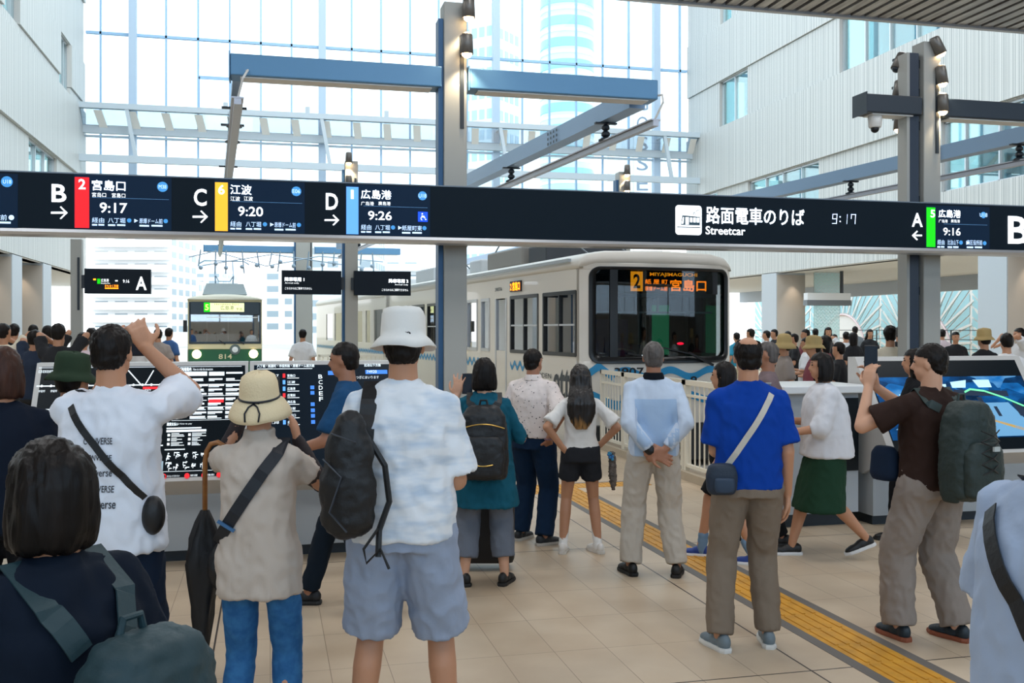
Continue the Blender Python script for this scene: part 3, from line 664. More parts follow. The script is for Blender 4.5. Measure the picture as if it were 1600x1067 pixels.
MB().bar((.62, 0, hh), (.62, 0, 4.2-zd(477, 41)), .1).build('hanger_pole', M_dark, o)

# ================================================================== STREETCARS
M_tw = mat('tram_white', 'e3ded4', .35, coat=.3); M_rub = mat('tram_black', '0b0e11', .3); M_wave = mat('wave_blue', '1f8fc4', .4)
M_tg = glass('tram_glass', 'c9d4d6', .5); M_wsg = glass('windscreen_glass', 'a8b8bc', .05); M_int = mat('tram_interior', '8f979b', .6); M_seat = mat('seat_blue', '1d4f9c', .7)
TR = empty('streetcar', (C0.x, C0.y, 0), math.atan2(.1073, .9942), 'white streetcar with blue waves and an orange destination display, nearest to the viewers', 'streetcar', 'streetcars')
TW, TL = 2.65, 13.0
def fy(x): return -.22+.22*abs(2*x/TW-1)**3
def fpatch(x0, x1, z0, z1, off, r=0, th=.03, nx=24, nz=10):
    zs = [z0+(z1-z0)*k/nz for k in range(nz+1)]
    if r: zs = sorted(set(zs+[z0+r*(1-math.cos(a)) for a in (.3, .6, .9, 1.2, 1.57)]+[z1-r*(1-math.cos(a)) for a in (.3, .6, .9, 1.2, 1.57)]))
    def c(z):
        e = min(z-z0, z1-z)
        return r-math.sqrt(max(0, r*r-(r-e)**2)) if e < r else 0
    mb = MB(); vs = []
    for z in zs:
        for i in range(nx+1):
            x = x0+c(z)+(x1-x0-2*c(z))*i/nx; vs.append((x, fy(x)-off, z))
    n = len(vs); vs += [(x, y+th, z) for x, y, z in vs]; fs = []; W_ = nx+1
    for j in range(len(zs)-1):
        for i in range(nx):
            a = j*W_+i; fs += [(a, a+1, a+W_+1, a+W_), (a+n, a+W_+n, a+W_+1+n, a+1+n)]
    for j in range(len(zs)-1):
        a = j*W_; fs.append((a, a+W_, a+W_+n, a+n)); a += nx; fs.append((a, a+n, a+W_+n, a+W_))
    for i in range(nx): fs.append((i, i+n, i+1+n, i+1)); a = (len(zs)-1)*W_+i; fs.append((a, a+1, a+1+n, a+n))
    return mb.add(vs, fs)
def rloop(x0, x1, z0, z1, r, off, n=8):
    pts = []
    for cx, cz, a, (ex, ez) in ((x1-r, z1-r, 0, (x0+r, z1)), (x0+r, z1-r, 90, (x0, z0+r)), (x0+r, z0+r, 180, (x1-r, z0)), (x1-r, z0+r, 270, (x1, z1-r))):
        last = None
        for i in range(n+1): last = (cx+r*math.cos(R(a+90*i/n)), cz+r*math.sin(R(a+90*i/n))); pts.append(last)
        for i in range(1, 10): pts.append((last[0]+(ex-last[0])*i/10, last[1]+(ez-last[1])*i/10))
    return [Vector((x, fy(x)-off, z)) for x, z in pts]
# body shell
bd = MB()
wz0, wz1 = 1.39, 2.36
wins = [(.12, 1.48), (1.72, 3.09), (4.3, 4.8), (5.06, 5.75), (6.2, 7.4), (7.7, 8.9), (9.2, 10.4), (10.8, 12.2)]; door = (3.3, 3.95)
def side(mb, x0, x1, y0, y1, wl, z0=-.22, top=2.78):
    mb.box(x0, y0, wz1, x1, y1, top); y = y0
    for a, b in wl+[(y1, y1)]:
        mb.box(x0, y, wz0-.0, x1, a, wz1)
        y = b
    mb.box(x0, y0, z0, x1, y1, wz0)
side(bd, 0, .07, 0, TL, sorted(wins+[door])); side(bd, TW-.07, TW, 0, TL, sorted(wins)); bd.box(0, TL-.1, 0, TW, TL, 2.9)
BODY = bd.build('body_shell', M_tw, TR)
lo = fpatch(0, TW, -.22, 1.3, 0, th=.12); lo.build('front_panel', M_tw, BODY, True)
up = fpatch(0, TW, 2.7, 2.8, 0, th=.12); up.build('front_header', M_tw, BODY, True)
MB().add([v for z in (1.25, 2.75) for v in ((0, 0, z), (.17, fy(.17), z), (.17, .1, z), (0, .1, z))], [(0, 1, 5, 4), (1, 2, 6, 5), (2, 3, 7, 6), (3, 0, 4, 7)]).build('corner_pillar', M_tw, BODY)
MB().add([v for z in (1.25, 2.75) for v in ((TW, 0, z), (TW-.12, fy(TW-.12), z), (TW-.12, .1, z), (TW, .1, z))], [(0, 1, 5, 4), (1, 2, 6, 5), (2, 3, 7, 6), (3, 0, 4, 7)]).build('corner_pillar', M_tw, BODY)
# roof
prof = [(-.01, 2.72), (-.01, 2.8), (.03, 2.88), (.12, 2.95), (.4, 3.0), (TW/2, 3.02), (TW-.4, 3.0), (TW-.12, 2.95), (TW-.03, 2.88), (TW+.01, 2.8), (TW+.01, 2.72)]
rf = MB(); cs = []
for y, k in ((-.0, 0), (.015, .5), (.06, .8), (.14, .95), (.3, 1), (TL, 1)):
    cs.append([Vector((x, (fy(x)-.03 if k < .99 else 0)+y, 2.72+(z-2.72)*(.35+.65*k))) for x, z in prof])
rf.rings(cs).build('roof', mat('tram_roof', 'dad6cd', .45), TR, True)
MB().bar((-.03, .3, 2.86), (-.03, TL, 2.86), .05).build('gutter', mat('gutter', 'aab4ba', .4), TR)
# windscreen
g = fpatch(.18, TW-.1, 1.31, 2.71, -.02, .1, .006).build('windscreen', M_wsg, TR, True)
MB().rings([rloop(.13, TW-.06, 1.26, 2.745, .16, .02), rloop(.13, TW-.06, 1.26, 2.745, .16, -.02), rloop(.22, TW-.15, 1.36, 2.7, .1, -.02), rloop(.22, TW-.15, 1.36, 2.7, .1, .025), rloop(.13, TW-.06, 1.26, 2.745, .16, .02)], cap=False).build('windscreen_seal', M_rub, TR, True)
fpatch(.44, .56, 1.3, 2.72, .012, 0, .03, 4).build('windscreen_pillar', M_rub, TR)
fpatch(.22, TW-.15, 2.28, 2.33, -.03, 0, .02, 16, 1).build('blind_rail', mat('blind_grey', '4b5a60', .5), TR)
# destination display
def fr(x): return 
lf = lambda off: (lambda x, z: (x, fy(x)-off, z))
MB().box(.6, -.12, 2.34, 2.35, .1, 2.7).build('display_housing', M_black, TR)
dd = MB(); rect(dd, .81, 2.375, 1.02, 2.68, lambda x, z: (x, -.123, z)); D = dd.build('destination_display', E_or, TR)
t = MB(); text(t, '2', .855, 2.42, .975, 2.64, lambda x, z: (x, -.128, z), .03); t.build('route_number', mat('led_dark', '2a1400', .5), D)
t = MB(); DY = lambda x, z: (x, -.126, z)
text(t, 'MIYAJIMAGUCHI', 1.14, 2.6, 1.98, 2.67, DY, .02); text(t, '紙 屋 町', 1.06, 2.49, 1.45, 2.565, DY, .02); text(t, '原爆ドーム前', 1.06, 2.385, 1.45, 2.455, DY, .02); text(t, '宮島口', 1.5, 2.385, 2.14, 2.565, DY, .03)
t.build('led_text', E_or, D)
# cab: what shows through the glass
it = MB().box(.1, .1, .3, TW-.1, TL-.2, .36).box(.08, .2, 2.72, TW-.08, TL-.2, 2.76).build('floor_pan', M_int, TR)
MB().box(.5, 1.3, .36, 1.15, 1.34, 2.5).box(1.15, 1.3, .36, 1.2, 1.34, 2.7).box(2.3, 1.3, .36, 2.57, 1.34, 2.72).box(.1, 1.3, 2.35, 2.55, 1.34, 2.72).build('cab_partition', mat('cab_grey', '2b3338', .6), TR)
MB().secs([(1.1, .35, .9, 1.0, .25), (1.1, .33, 1.3, .95, .22), (1.1, .32, 1.36, .8, .15)], 24, 5).build('dashboard', mat('dash', '15191d', .5), TR, True)
w = MB()
for i in range(24):
    a = 2*math.pi*i/24; b_ = 2*math.pi*(i+1)/24; w.bar((.9+.2*math.cos(a), .3+.12*math.sin(a), 1.4+.07*math.sin(a)), (.9+.2*math.cos(b_), .3+.12*math.sin(b_), 1.4+.07*math.sin(b_)), .03)
w.build('control_wheel', mat('wheel_grey', 'b9c0c2', .4), TR)
MB().box(.62, .75, .9, 1.2, .9, 1.95).box(.62, .6, .8, 1.2, 1.1, .95).build('driver_seat', M_seat, TR)
MB().bar((.25, .05, 2.05), (2.35, .05, 2.05), .03).bar((.55, .9, .4), (.55, .9, 2.6), .035).bar((1.85, 1.2, .4), (1.85, 1.2, 2.6), .035).bar((1.45, .2, 2.06), (1.45, .2, 2.3), .03).build('handrail', M_white, TR)
for x in (1.25, 1.72): MB().ell((x, -.05, 1.56), (.06, .03, .022)).build('red_spot', mat('red_spot', 'ff1030', emit=6), TR)  # two small emissive red spots just inside the windscreen
MB().box(1.9, 1.28, 1.35, 2.25, 1.3, 2.2).build('green_window_glow', mat('green_window_glow', '45c884', .5, emit=.35), TR)  # added glowing panel for the green window light showing in the windscreen
s = MB()
for y in range(8):
    for x in (.12, TW-.55): s.box(x, 2.2+y*1.2, .36, x+.43, 2.9+y*1.2, .8).box(x, 2.8+y*1.2, .8, x+.43, 2.9+y*1.2, 1.5)
s.build('seat_row', M_seat, TR)
s = MB()
for y in range(9): s.bar((.6, 1.6+y*1.2, .36), (.6, 1.6+y*1.2, 2.7), .03).bar((TW-.6, 1.6+y*1.2, .36), (TW-.6, 1.6+y*1.2, 2.7), .03)
s.build('grab_pole', M_white, TR)
# wipers, lamps, number, waves on the nose
MB().bar((1.75, -.27, 1.42), (2.2, -.24, 1.22), .035).bar((1.3, -.27, 1.5), (1.78, -.27, 1.4), .02).bar((.7, -.25, 1.42), (1.35, -.27, 1.3), .025).build('wiper', M_black, TR)
for x in (.4, 2.25):
    c = MB().lathe([(.13, 0), (.12, -.02), (.02, -.03)], (x, fy(x)-.005, .62), 20, Matrix.Rotation(R(90), 3, 'X').inverted() @ Matrix.Rotation(R(180), 3, 'X')).build('headlight', mat('headlight', 'fff0c8', .2, emit=.6), TR)
MB().box(.1, -.28, -.25, TW-.1, -.02, .32).build('bumper', mat('bumper', '22262a', .6), TR)
t = MB(); text(t, '3907', .5, 1.065, .98, 1.2, lf(.022), .02); text(t, 'A', 1.02, 1.065, 1.09, 1.13, lf(.022), .02); text(t, '9', 1.8, .92, 1.92, 1.05, lf(.022), .02); t.build('fleet_number', M_black, TR)
def wave(mb, f, a, b, zc, amp, th, per, n=120, sharp=False, ph=0):
    vs = []
    for i in range(n+1):
        u = a+(b-a)*i/n; w_ = (u-a)/per+ph
        y = (2*abs(2*(w_ % 1)-1)-1) if sharp else math.sin(2*math.pi*w_)
        vs += [f(u, zc+amp*y-th/2), f(u, zc+amp*y+th/2)]
    mb.add(vs, [(2*i, 2*i+2, 2*i+3, 2*i+1) for i in range(n)])
wv = MB(); wave(wv, lf(.012), .04, .5, 1.13, .09, .13, .46, sharp=True, ph=.5); wave(wv, lf(.012), .5, 2.6, 1.1, .055, .11, .75); wave(wv, lf(.012), .05, .6, .72, .1, .14, 1.2, ph=.3); wave(wv, lf(.012), .6, 2.6, .72, .05, .12, .9)
# side
sdf = lambda x, z: (-.006, x, z)
wave(wv, sdf, 1.72, 3.1, 1.14, .05, .08, .27); wave(wv, sdf, 4.4, 5.9, 1.14, .05, .08, .27); wave(wv, sdf, .9, 1.3, .6, .04, .07, .2); wave(wv, sdf, .02, .35, .95, .12, .14, .66, sharp=True, ph=.0); wave(wv, sdf, 6.4, 12.5, 1.14, .05, .08, .27)
wave(wv, sdf, 1.72, 12.5, .3, .06, .1, .6)
wv.build('wave_stripe', M_wave, TR)
sd = lambda u, z: (-.008, u, z)
t = MB(); text(t, 'etto', -1.03, .66, -.04, 1.16, lambda u, z: (-.008, -u, z), .02); text(t, 'HIRODEN', -2.05, .98, -1.12, 1.06, lambda u, z: (-.008, -u, z)); text(t, '3907A', -3.95, 2.5, -3.55, 2.57, lambda u, z: (-.008, -u, z), .01); t.build('lettering', mat('letter_grey', '3a4248', .5), TR)
for a, b in wins:
    wg = MB().box(.025, a, wz0, .035, b, wz1).build('side_window', M_tg, TR)
    m_ = (a+b)/2; fm = MB().box(-.012, a-.02, wz0-.02, .03, a+.035, wz1+.02).box(-.012, b-.035, wz0-.02, .03, b+.02, wz1+.02).box(-.012, a, wz0-.03, .03, b, wz0+.03).box(-.012, a, wz1-.03, .03, b, wz1+.03)
    if b-a > 1: fm.box(-.01, m_-.018, wz0, .03, m_+.018, wz1)
    fm.build('window_frame', M_rub if b-a > 1 else M_alu, wg)
    if b-a > 1: MB().box(-.008, a, 1.84, .03, b, 1.87).build('window_sash', M_alu, wg)
wg = MB().box(.02, door[0]+.05, .5, .03, door[1]-.05, wz1-.02).build('door', M_tg, TR); MB().box(-.01, door[0], -.1, .03, door[1], .5).box(-.01, door[0], .5, .03, door[0]+.06, wz1).box(-.01, door[1]-.06, .5, .03, door[1], wz1).build('door_frame', M_alu, wg)
for a, b in wins: MB().box(TW-.035, a, wz0, TW-.025, b, wz1).build('side_window', M_tg, TR)
sl = MB().box(-.03, 2.5, 2.46, .0, 3.05, 2.65).build('side_display', M_black, TR); t = MB(); text(t, '2 宮島口', -3.02, 2.48, -2.53, 2.63, lambda u, z: (-.033, -u, z), .03); t.build('led_text', E_or, sl)
MB().box(.1, .6, -.35, TW-.1, TL-.5, -.2).build('bogie', M_black, TR)
rb = MB().box(.5, 2.6, 3.0, 2.1, 3.5, 3.32); rb.build('roof_unit', mat('roof_dark', '3a3f45', .6), TR, bevel=.03)
MB().box(.45, 3.7, 3.0, 2.15, 5.8, 3.36).build('roof_unit', mat('roof_grey', '8d8b86', .6), TR, bevel=.04)
for a_ in ((6.4, 7.2, 3.3), (10.2, 12, 3.35), (15, 17, 3.3), (20, 22, 3.3)): MB().box(.5, a_[0], 3.0, 2.1, a_[1], a_[2]).build('roof_unit', mat('roof_pale', 'c9cfd4', .6), TR, bevel=.04)
pg = MB()
for x in (.9, 1.7): pg.tube([(x, 1.6, 3.05), (x, 2.2, 3.3), (x, 1.5, 3.8)], .02, 6)
pg.bar((.6, 1.5, 3.8), (2.0, 1.5, 3.8), .04)
for x in (.9, 1.7): pg.tube([(x, 8, 3.05), (x, 9.2, 3.5), (x, 8.2, 4.0)], .02, 6)
pg.bar((.6, 8.2, 4.0), (2.0, 8.2, 4.0), .04); pg.build('pantograph', M_dark, TR)
# rear car
RC = MB(); rw = [(13.9, 15.1), (15.6, 16.3), (16.8, 18.2), (18.6, 20), (20.4, 21.8), (22.2, 23.6)]
side(RC, .02, .09, 13.5, 26, rw); side(RC, TW-.09, TW-.02, 13.5, 26, rw); RC.box(.05, 13.5, -.2, TW-.05, 13.6, 2.9).box(.05, 25.9, -.2, TW-.05, 26, 2.9)
R2 = RC.build('rear_car_shell', M_tw, TR)
MB().rings([[Vector((x, y, z)) for x, z in prof] for y in (13.5, 26)]).build('rear_car_roof', MATS['tram_roof'], TR)
for a, b in rw: MB().box(.04, a, wz0, .05, b, wz1).build('side_window', M_tg, TR)
MB().box(.15, 13.0, -.1, TW-.15, 13.5, 2.85).build('gangway_bellows', mat('bellows', '6c7278', .8), TR)
wv = MB(); wave(wv, lambda x, z: (.014, x, z), 13.6, 25.8, 1.14, .05, .08, .27); wv.build('wave_stripe', M_wave, TR)

# the green and cream car
M_cr = mat('tram_cream', 'd8cba0', .4); M_gr = mat('tram_green', '1d5a38', .4); 
p = wpos(352, 34); GT = empty('streetcar', (p.x, p.y, 0), R(3.1), 'distant cream and green streetcar numbered 814 with both headlights lit', 'streetcar', 'streetcars')
gw = 1.22
cr = MB()
cr.box(-gw, 0, 2.72, gw, 12, 2.84).box(-gw, 0, -.1, -gw+.12, 12, 2.8).box(gw-.12, 0, -.1, gw, 12, 2.8).box(-gw, 11.9, 0, gw, 12, 2.8).box(-gw, -.03, 1.1, gw, .1, 1.32)
GB = cr.build('body_shell', M_cr, GT, bevel=.03)
MB().box(-gw+.02, -.05, .2, gw-.02, .1, 1.1).box(-gw-.006, 0, .2, -gw+.0, 12, 1.1).build('green_band', M_gr, GT)
MB().rings([[Vector((gw*1.02*math.cos(a), y, 2.8+.2*k*math.sin(a))) for a in [math.pi*i/12 for i in range(13)]] for y, k in ((-.06, .5), (.05, .9), (.3, 1), (12, 1))]).build('roof', mat('gt_roof', 'd6d2c0', .5), GT, True)
MB().box(-gw+.1, -.02, 1.36, gw-.1, .0, 2.3).build('windscreen', M_tg, GT)
MB().box(-gw+.06, -.05, 2.3, gw-.06, .08, 2.72).box(-gw+.04, -.05, 1.3, -gw+.1, .02, 2.72).box(gw-.1, -.05, 1.3, gw-.04, .02, 2.72).box(-gw+.06, -.05, 1.3, gw-.06, .02, 1.37).build('windscreen_frame', mat('gt_frame', '28363f', .35), GT)
MB().box(-gw+.15, .9, .3, gw-.15, .95, 2.7).box(-.9, .3, .4, -.3, .7, 1.7).build('cab_interior', mat('cab_dark', '3d474c', .7), GT)
MB().bar((-gw+.6, -.03, 2.2), (gw-.15, -.03, 2.2), .03).bar((.1, .3, .4), (.1, .3, 2.2), .03).bar((-.6, .3, .4), (-.6, .3, 2.2), .03).build('handrail', M_white, GT)
d = MB(); F3 = lambda x, z: (x, -.056, z); rect(d, -.68, 2.39, .62, 2.69, F3); DD = d.build('destination_display', mat('blind_lit', 'e9efae', emit=.75), GT)
d = MB(); rect(d, -.7, 2.38, -.5, 2.7, lambda x, z: (x, -.06, z)); d.build('route_box', E_grn, DD); d = MB(); text(d, '5', -.66, 2.44, -.54, 2.64, lambda x, z: (x, -.064, z), .02); d.build('route_number', mat('lit_lime', 'e8ff80', emit=.9), DD)
d = MB(); text(d, '広島港', -.16, 2.45, .28, 2.6, lambda x, z: (x, -.06, z)); text(d, 'Hiroshima Port', -.35, 2.62, .45, 2.67, lambda x, z: (x, -.06, z)); text(d, '宇品', .36, 2.44, .56, 2.53, lambda x, z: (x, -.06, z)); d.build('lettering', mat('blind_text', '4a4a2a', .5), DD)
for x in (-.93, .93):
    MB().lathe([(.15, 0), (.13, .04), (.02, .05)], (x, -.055, .95), 18, Matrix.Rotation(R(90), 3, 'X')).build('headlight', mat('headlight_lit', 'ffdf9e', emit=6), GT)
d = MB(); text(d, '814', -.22, .78, .22, .95, lambda x, z: (x, -.056, z), .02); d.build('fleet_number', M_cr, GT)
EM = MB().lathe([(.18, 0), (.17, .02), (.02, .02)], (.32, -.055, 1.1), 20, Matrix.Rotation(R(90), 3, 'X')).build('emblem', mat('emblem_grey', '5d6a66', .5), GT); MB().lathe([(.1, 0), (.02, .01)], (.32, -.078, 1.1), 16, Matrix.Rotation(R(90), 3, 'X')).build('emblem_centre', M_white, EM)
MB().bar((-.2, -.07, 1.42), (.0, -.06, 1.28), .03).bar((.4, -.07, 1.42), (.62, -.06, 1.28), .03).build('wiper', M_black, GT)
MB().prism([(-.75, 3.0), (.75, 3.0), (.62, 3.38), (-.62, 3.38)], .6, 3).build('roof_unit', mat('gt_unit', 'a7b4bb', .6), GT)
pg = MB(); pg.tube([(-.3, 3, 3.3), (-.32, 2.6, 3.75), (-.3, 3, 4.3)], .025, 6).tube([(.3, 3, 3.3), (.32, 2.6, 3.75), (.3, 3, 4.3)], .025, 6).tube([(-.3, 2.6, 3.75), (-.2, 2.6, 3.55), (.2, 2.6, 3.55), (.32, 2.6, 3.75)], .025, 6).tube([(-.9, 3, 4.2), (-.7, 3, 4.32), (.7, 3, 4.32), (.9, 3, 4.2)], .03, 6); pg.build('pantograph', M_steel, GT)
MB().box(-gw+.1, .1, -.35, gw-.1, 11.5, -.1).build('underframe', M_black, GT)
MB().box(-gw-.15, .1, 1.7, -gw-.02, .2, 2.1).build('wing_mirror', M_black, GT)

# ================================================================== FENCES
M_fw = mat('fence_cream', 'e6e1d2', .45)
def fence(x0, y0, x1, y1, label, h=1.08, step=.118, name='fence_panel', group='white bar fence panels round the track end', m=None):
    m = m or M_fw
    o = empty(name, (x0, y0, .1), math.atan2(y1-y0, x1-x0), label, 'fence', group); L = math.hypot(x1-x0, y1-y0)
    MB().box(0, -.03, h-.06, L, .03, h).box(0, -.02, .04, L, .02, .08).box(0, -.02, h-.2, L, .02, h-.17).build('rail', m, o)
    b = MB(); n = int(L/step)
    for i in range(1, n): b.box(L*i/n-.011, -.006, .06, L*i/n+.011, .006, h-.05)
    b.build('bars', m, o)
    for x in (.02, L-.02): MB().box(x-.03, -.03, 0, x+.03, .03, h).build('post', m, o)
    return o
nm = ['farthest fence panel, half hidden by the girl', 'fence panel between the girl and the man in the light blue shirt', 'fence panel behind the man in the light blue shirt', 'fence panel between the light blue and the royal blue shirts', 'fence panel behind the man in the royal blue shirt']
ys = [14.22, 13.24, 12.18, 11.12, 10.06, 9.0]
for k in range(5): fence(TX, ys[k], TX, ys[k+1]+.01, 'white bar '+nm[k])
struct(MB().box(TX-.09, 9.0, 0, TX+.09, 14.35, .1).build('trim_6', mat('kerb', 'b5a894', .7)))
for k, lb in enumerate(('behind the white counter', 'further right behind the counter', 'behind the video kiosk')): fence(TX+.06+1.45*k, 8.95, TX+1.48+1.45*k, 8.95, 'white bar fence panel '+lb)
railing('railing', (9.35, 9.3, 0), (9.35, 30, 0), 1.0, 'white hand railing along the far platform edge at the right', 8, M_fw)
railing('railing', (-3.0, 24.2, 0), (.8, 24.2, 0), 1.0, 'thin dark railing at the end of the platform by the green streetcar', 4)
fence(1.2, 25.6, 2.9, 25.7, 'white barrier fence beyond the arrival signs', 1.05, .12, group=None)

# ================================================================== KIOSKS
M_kf = mat('kiosk_frame', 'c5c3bf', .4); M_kd = mat('kiosk_glass', '0b161d', .3, spec=.2); M_ks = mat('kiosk_side', '8b8b8c', .5)
KY0, KY1, KZ0, KZ1 = 7.7, 8.24, .665, 1.525
def kiosk(x0, x1, label):
    """leaning display: f(u, v) runs over its face"""
    o = empty('display_kiosk', ((x0+x1)/2, 8.3, 0), 0, label, 'kiosk', 'leaning display kiosks'); cx = (x0+x1)/2
    Y = lambda y: y-8.3
    prof_ = [(Y(KY0), KZ0), (Y(KY1), KZ1), (Y(8.36), KZ1), (Y(8.36), .5), (Y(8.12), .46)]
    MB().prism(prof_, x0-cx, x1-cx, 'yz').build('cabinet', M_kf, o)
    MB().box(x0-cx+.03, Y(8.0), .09, x1-cx-.03, Y(8.4), .52).build('plinth', mat('plinth_grey', 'aab0b4', .5), o)
    MB().box(x0-cx+.06, Y(8.06), 0, x1-cx-.06, Y(8.4), .09).build('toe_kick', M_dark, o)
    n = Vector((0, -(KZ1-KZ0), (KY1-KY0))).normalized(); a = Vector((0, Y(KY0), KZ0)); b = Vector((0, Y(KY1), KZ1)); w = x1-x0
    def f(u, v, k=1):
        p = a+(b-a)*v+n*(.002*k); return (x0-cx+w*u, p.y, p.z)
    return o, f, w
def panel(o, f, u0, v0, u1, v1, m, name='screen', k=1):
    mb = MB(); mb.add([f(u0, v0, k), f(u1, v0, k), f(u1, v1, k), f(u0, v1, k)], [(0, 1, 2, 3)]); return mb.build(name, m, o)
K1x0, K1x1, K2x1 = xY(58, 8.24), xY(388, 8.24), xY(645, 8.24)
k1, f1, w1 = kiosk(K1x0, K1x1, 'leaning information board of white print on black, behind the man in the white T-shirt')
s1 = panel(k1, f1, .025, .03, .985, .965, M_kd)
E_pr = mat('board_print', 'dfe9ee', emit=.75); E_pr2 = mat('board_red', 'e8202a', emit=.6)
A0, A1 = MB(), MB()
def F(f): return lambda u, v: f(u, v, 3)
def brect(mb, f, u0, v0, u1, v1, k=3): mb.add([f(u0, v0, k), f(u1, v0, k), f(u1, v1, k), f(u0, v1, k)], [(0, 1, 2, 3)])
# board 1: u by pixel between 60 and 388, v by pixel between 752 and 566
U = lambda p: (p-58)/(388-58)*.985; V = lambda y: (754-y)/(754-566.0)
text(A0, '広島電鉄路線図', U(62), V(583), U(84), V(578), F(f1)); text(A0, '電車のご利用案内', U(268), V(582), U(300), V(576), F(f1), .02); text(A0, 'How to ride the streetcars', U(303), V(581), U(335), V(577), F(f1))
brect(A0, f1, U(268), V(590), U(326), V(583)); brect(A0, f1, U(329), V(590), U(354), V(583.5)); brect(A0, f1, U(357), V(587), U(384), V(584)); brect(A0, f1, U(267), V(661), U(271.5), V(593))
brect(A0, f1, U(62), V(575), U(264), V(574.3)); brect(A0, f1, U(268), V(575), U(382), V(574.3))
rr = random.Random(3)
for y in (596, 606, 613, 620, 628, 636, 643, 650, 657):
    x = 273
    for c in range(4):
        wd = 26 if y % 2 else 27; brect(A0, f1, U(x), V(y+1.2), U(x+rr.uniform(14, wd)), V(y-1.5)); brect(A0, f1, U(x), V(y+2.9), U(x+rr.uniform(8, wd)), V(y+1.9)); x += 28
for y in (604, 623, 641, 662): brect(A0, f1, U(273), V(y+.3), U(384), V(y-.2))
for p, y in ((274, 637), (301, 637), (330, 632)): brect(A1, f1, U(p), V(y+2.5), U(p+5 if p < 320 else p+24), V(y-2.5), 4)
text(A0, '運賃支払い', U(266), V(670), U(284), V(665), F(f1), .02); text(A0, 'How to pay', U(286), V(669), U(305), V(666), F(f1)); brect(A0, f1, U(266), V(675), U(320), V(673)); brect(A0, f1, U(266), V(680), U(328), V(676.5))
for p in (268, 300):
    for y in (684, 691, 698):
        brect(A0, f1, U(p), V(y+2.4), U(p+4), V(y-1.6))
        for q in range(3): brect(A0, f1, U(p+6), V(y-1.2+q*2.1), U(p+6+rr.uniform(8, 22)), V(y-2.2+q*2.1))
brect(A0, f1, U(265), V(707.5), U(296), V(706))
for r_, y in enumerate((716, 731)):
    for c in range(5):
        p = 266+c*13.5
        for q in range(5): x = rr.uniform(0, 7); z = rr.uniform(-5, 5); brect(A0, f1, U(p+x), V(y+z+.7), U(p+x+rr.uniform(2, 5)), V(y+z-.7)); brect(A0, f1, U(p+x), V(y+z+rr.uniform(2, 5)), U(p+x+.8), V(y+z-1))
def ring(mb, f, u, v, r, w, k=4, asp=1.8, n=20, full=False):
    for i in range(n):
        a, b = 2*math.pi*i/n, 2*math.pi*(i+1)/n; r0 = 0 if full else r-w
        g = lambda t, q: f(u+q*math.cos(t), v+q*asp*math.sin(t), k)
        if full: mb.add([f(u, v, k), g(a, r), g(b, r)], [(0, 1, 2)])
        else: mb.add([g(a, r0), g(b, r0), g(b, r), g(a, r)], [(0, 1, 2, 3)])
for p, s_ in ((266, 'あぶないので走らない'), (301, '禁煙'), (327, '撮影'), (350, '注意')):
    ring(A1, f1, U(p), V(747), .012, .004, full=p != 266); text(A0, s_, U(p+5), V(748), U(p+(24 if p == 266 else 16)), V(745), F(f1))
brect(A0, f1, U(264), V(740), U(384), V(739.4))
# the schematic map on the left half
for a, b_ in (((62, 604), (262, 604)), ((62, 641), (262, 641)), ((200, 580), (222, 604)), ((240, 580), (228, 604)), ((100, 604), (120, 641)), ((150, 604), (150, 700)), ((62, 700), (262, 700))):
    du = Vector((b_[0]-a[0], b_[1]-a[1])).normalized(); nn = Vector((-du.y, du.x))*.9
    A0.add([f1(U(a[0]+nn.x), V(a[1]+nn.y), 3), f1(U(b_[0]+nn.x), V(b_[1]+nn.y), 3), f1(U(b_[0]-nn.x), V(b_[1]-nn.y), 3), f1(U(a[0]-nn.x), V(a[1]-nn.y), 3)], [(0, 1, 2, 3)])
for i in range(14): ring(A0, f1, U(70+i*14), V(604), .006, .006, full=True)
brect(A1, f1, U(225), V(611), U(252), V(607)); brect(A1, f1, U(80), V(648), U(250), V(646))
for i in range(11): text(A0, '停留所', U(66+i*18), V(614), U(76+i*18), V(610), F(f1))
A0.build('print', E_pr, s1); A1.build('red_print', E_pr2, s1)
bl = MB(); brect(bl, f1, .6, .05, .615, .16); brect(bl, f1, U(246), V(748), U(262), V(722), 3); bl.build('pale_box', mat('board_pale', '9fb6c2', emit=.3), s1)
k2, f2, w2 = kiosk(K1x1+.012, K2x1, 'leaning dark departure screen behind the woman in the straw hat')
s2 = panel(k2, f2, .025, .03, .975, .965, mat('screen_navy', '0e1c28', .3, emit=.12, spec=.2))
U2 = lambda p: (p-388)/(645-388); A0, A1, A2, A3 = MB(), MB(), MB(), MB()
text(A0, '八丁堀・紙屋町・市役所前・原爆ドーム前方面', U2(399), V(577), U2(487), V(572), F(f2), .01); text(A0, '比治山下方面', U2(566), V(577), U2(592), V(572), F(f2), .01); brect(A0, f2, U2(399), V(580), U2(484), V(579))
for i, nme in enumerate(('宮島口', '江波', '広島港', '広電前', '西広島', '横川駅', '宮島口', '広島港')):
    y = 591+i*11 if i < 7 else 668; text(A0, nme, U2(445), V(y+2.5), U2(457), V(y-2), F(f2), .01); brect(A0, f2, U2(445), V(y+5), U2(463), V(y+4)); text(A0, '9:%02d' % (17+3*i), U2(417), V(y+2.5), U2(432), V(y-2), F(f2))
    brect((A1, A3, A3, A1, A3, A1, A1, A3)[i], f2, U2(438), V(y+4), U2(442), V(y-3), 4)
for i, ch in enumerate('BCDEF'): text(A0, ch, U2(493), V(597+i*9.5), U2(499), V(590+i*9.5), F(f2), .01)
for y in (612, 621, 640, 650, 659, 669, 708): brect(A2, f2, U2(480), V(y+3), U2(486), V(y-3), 4)
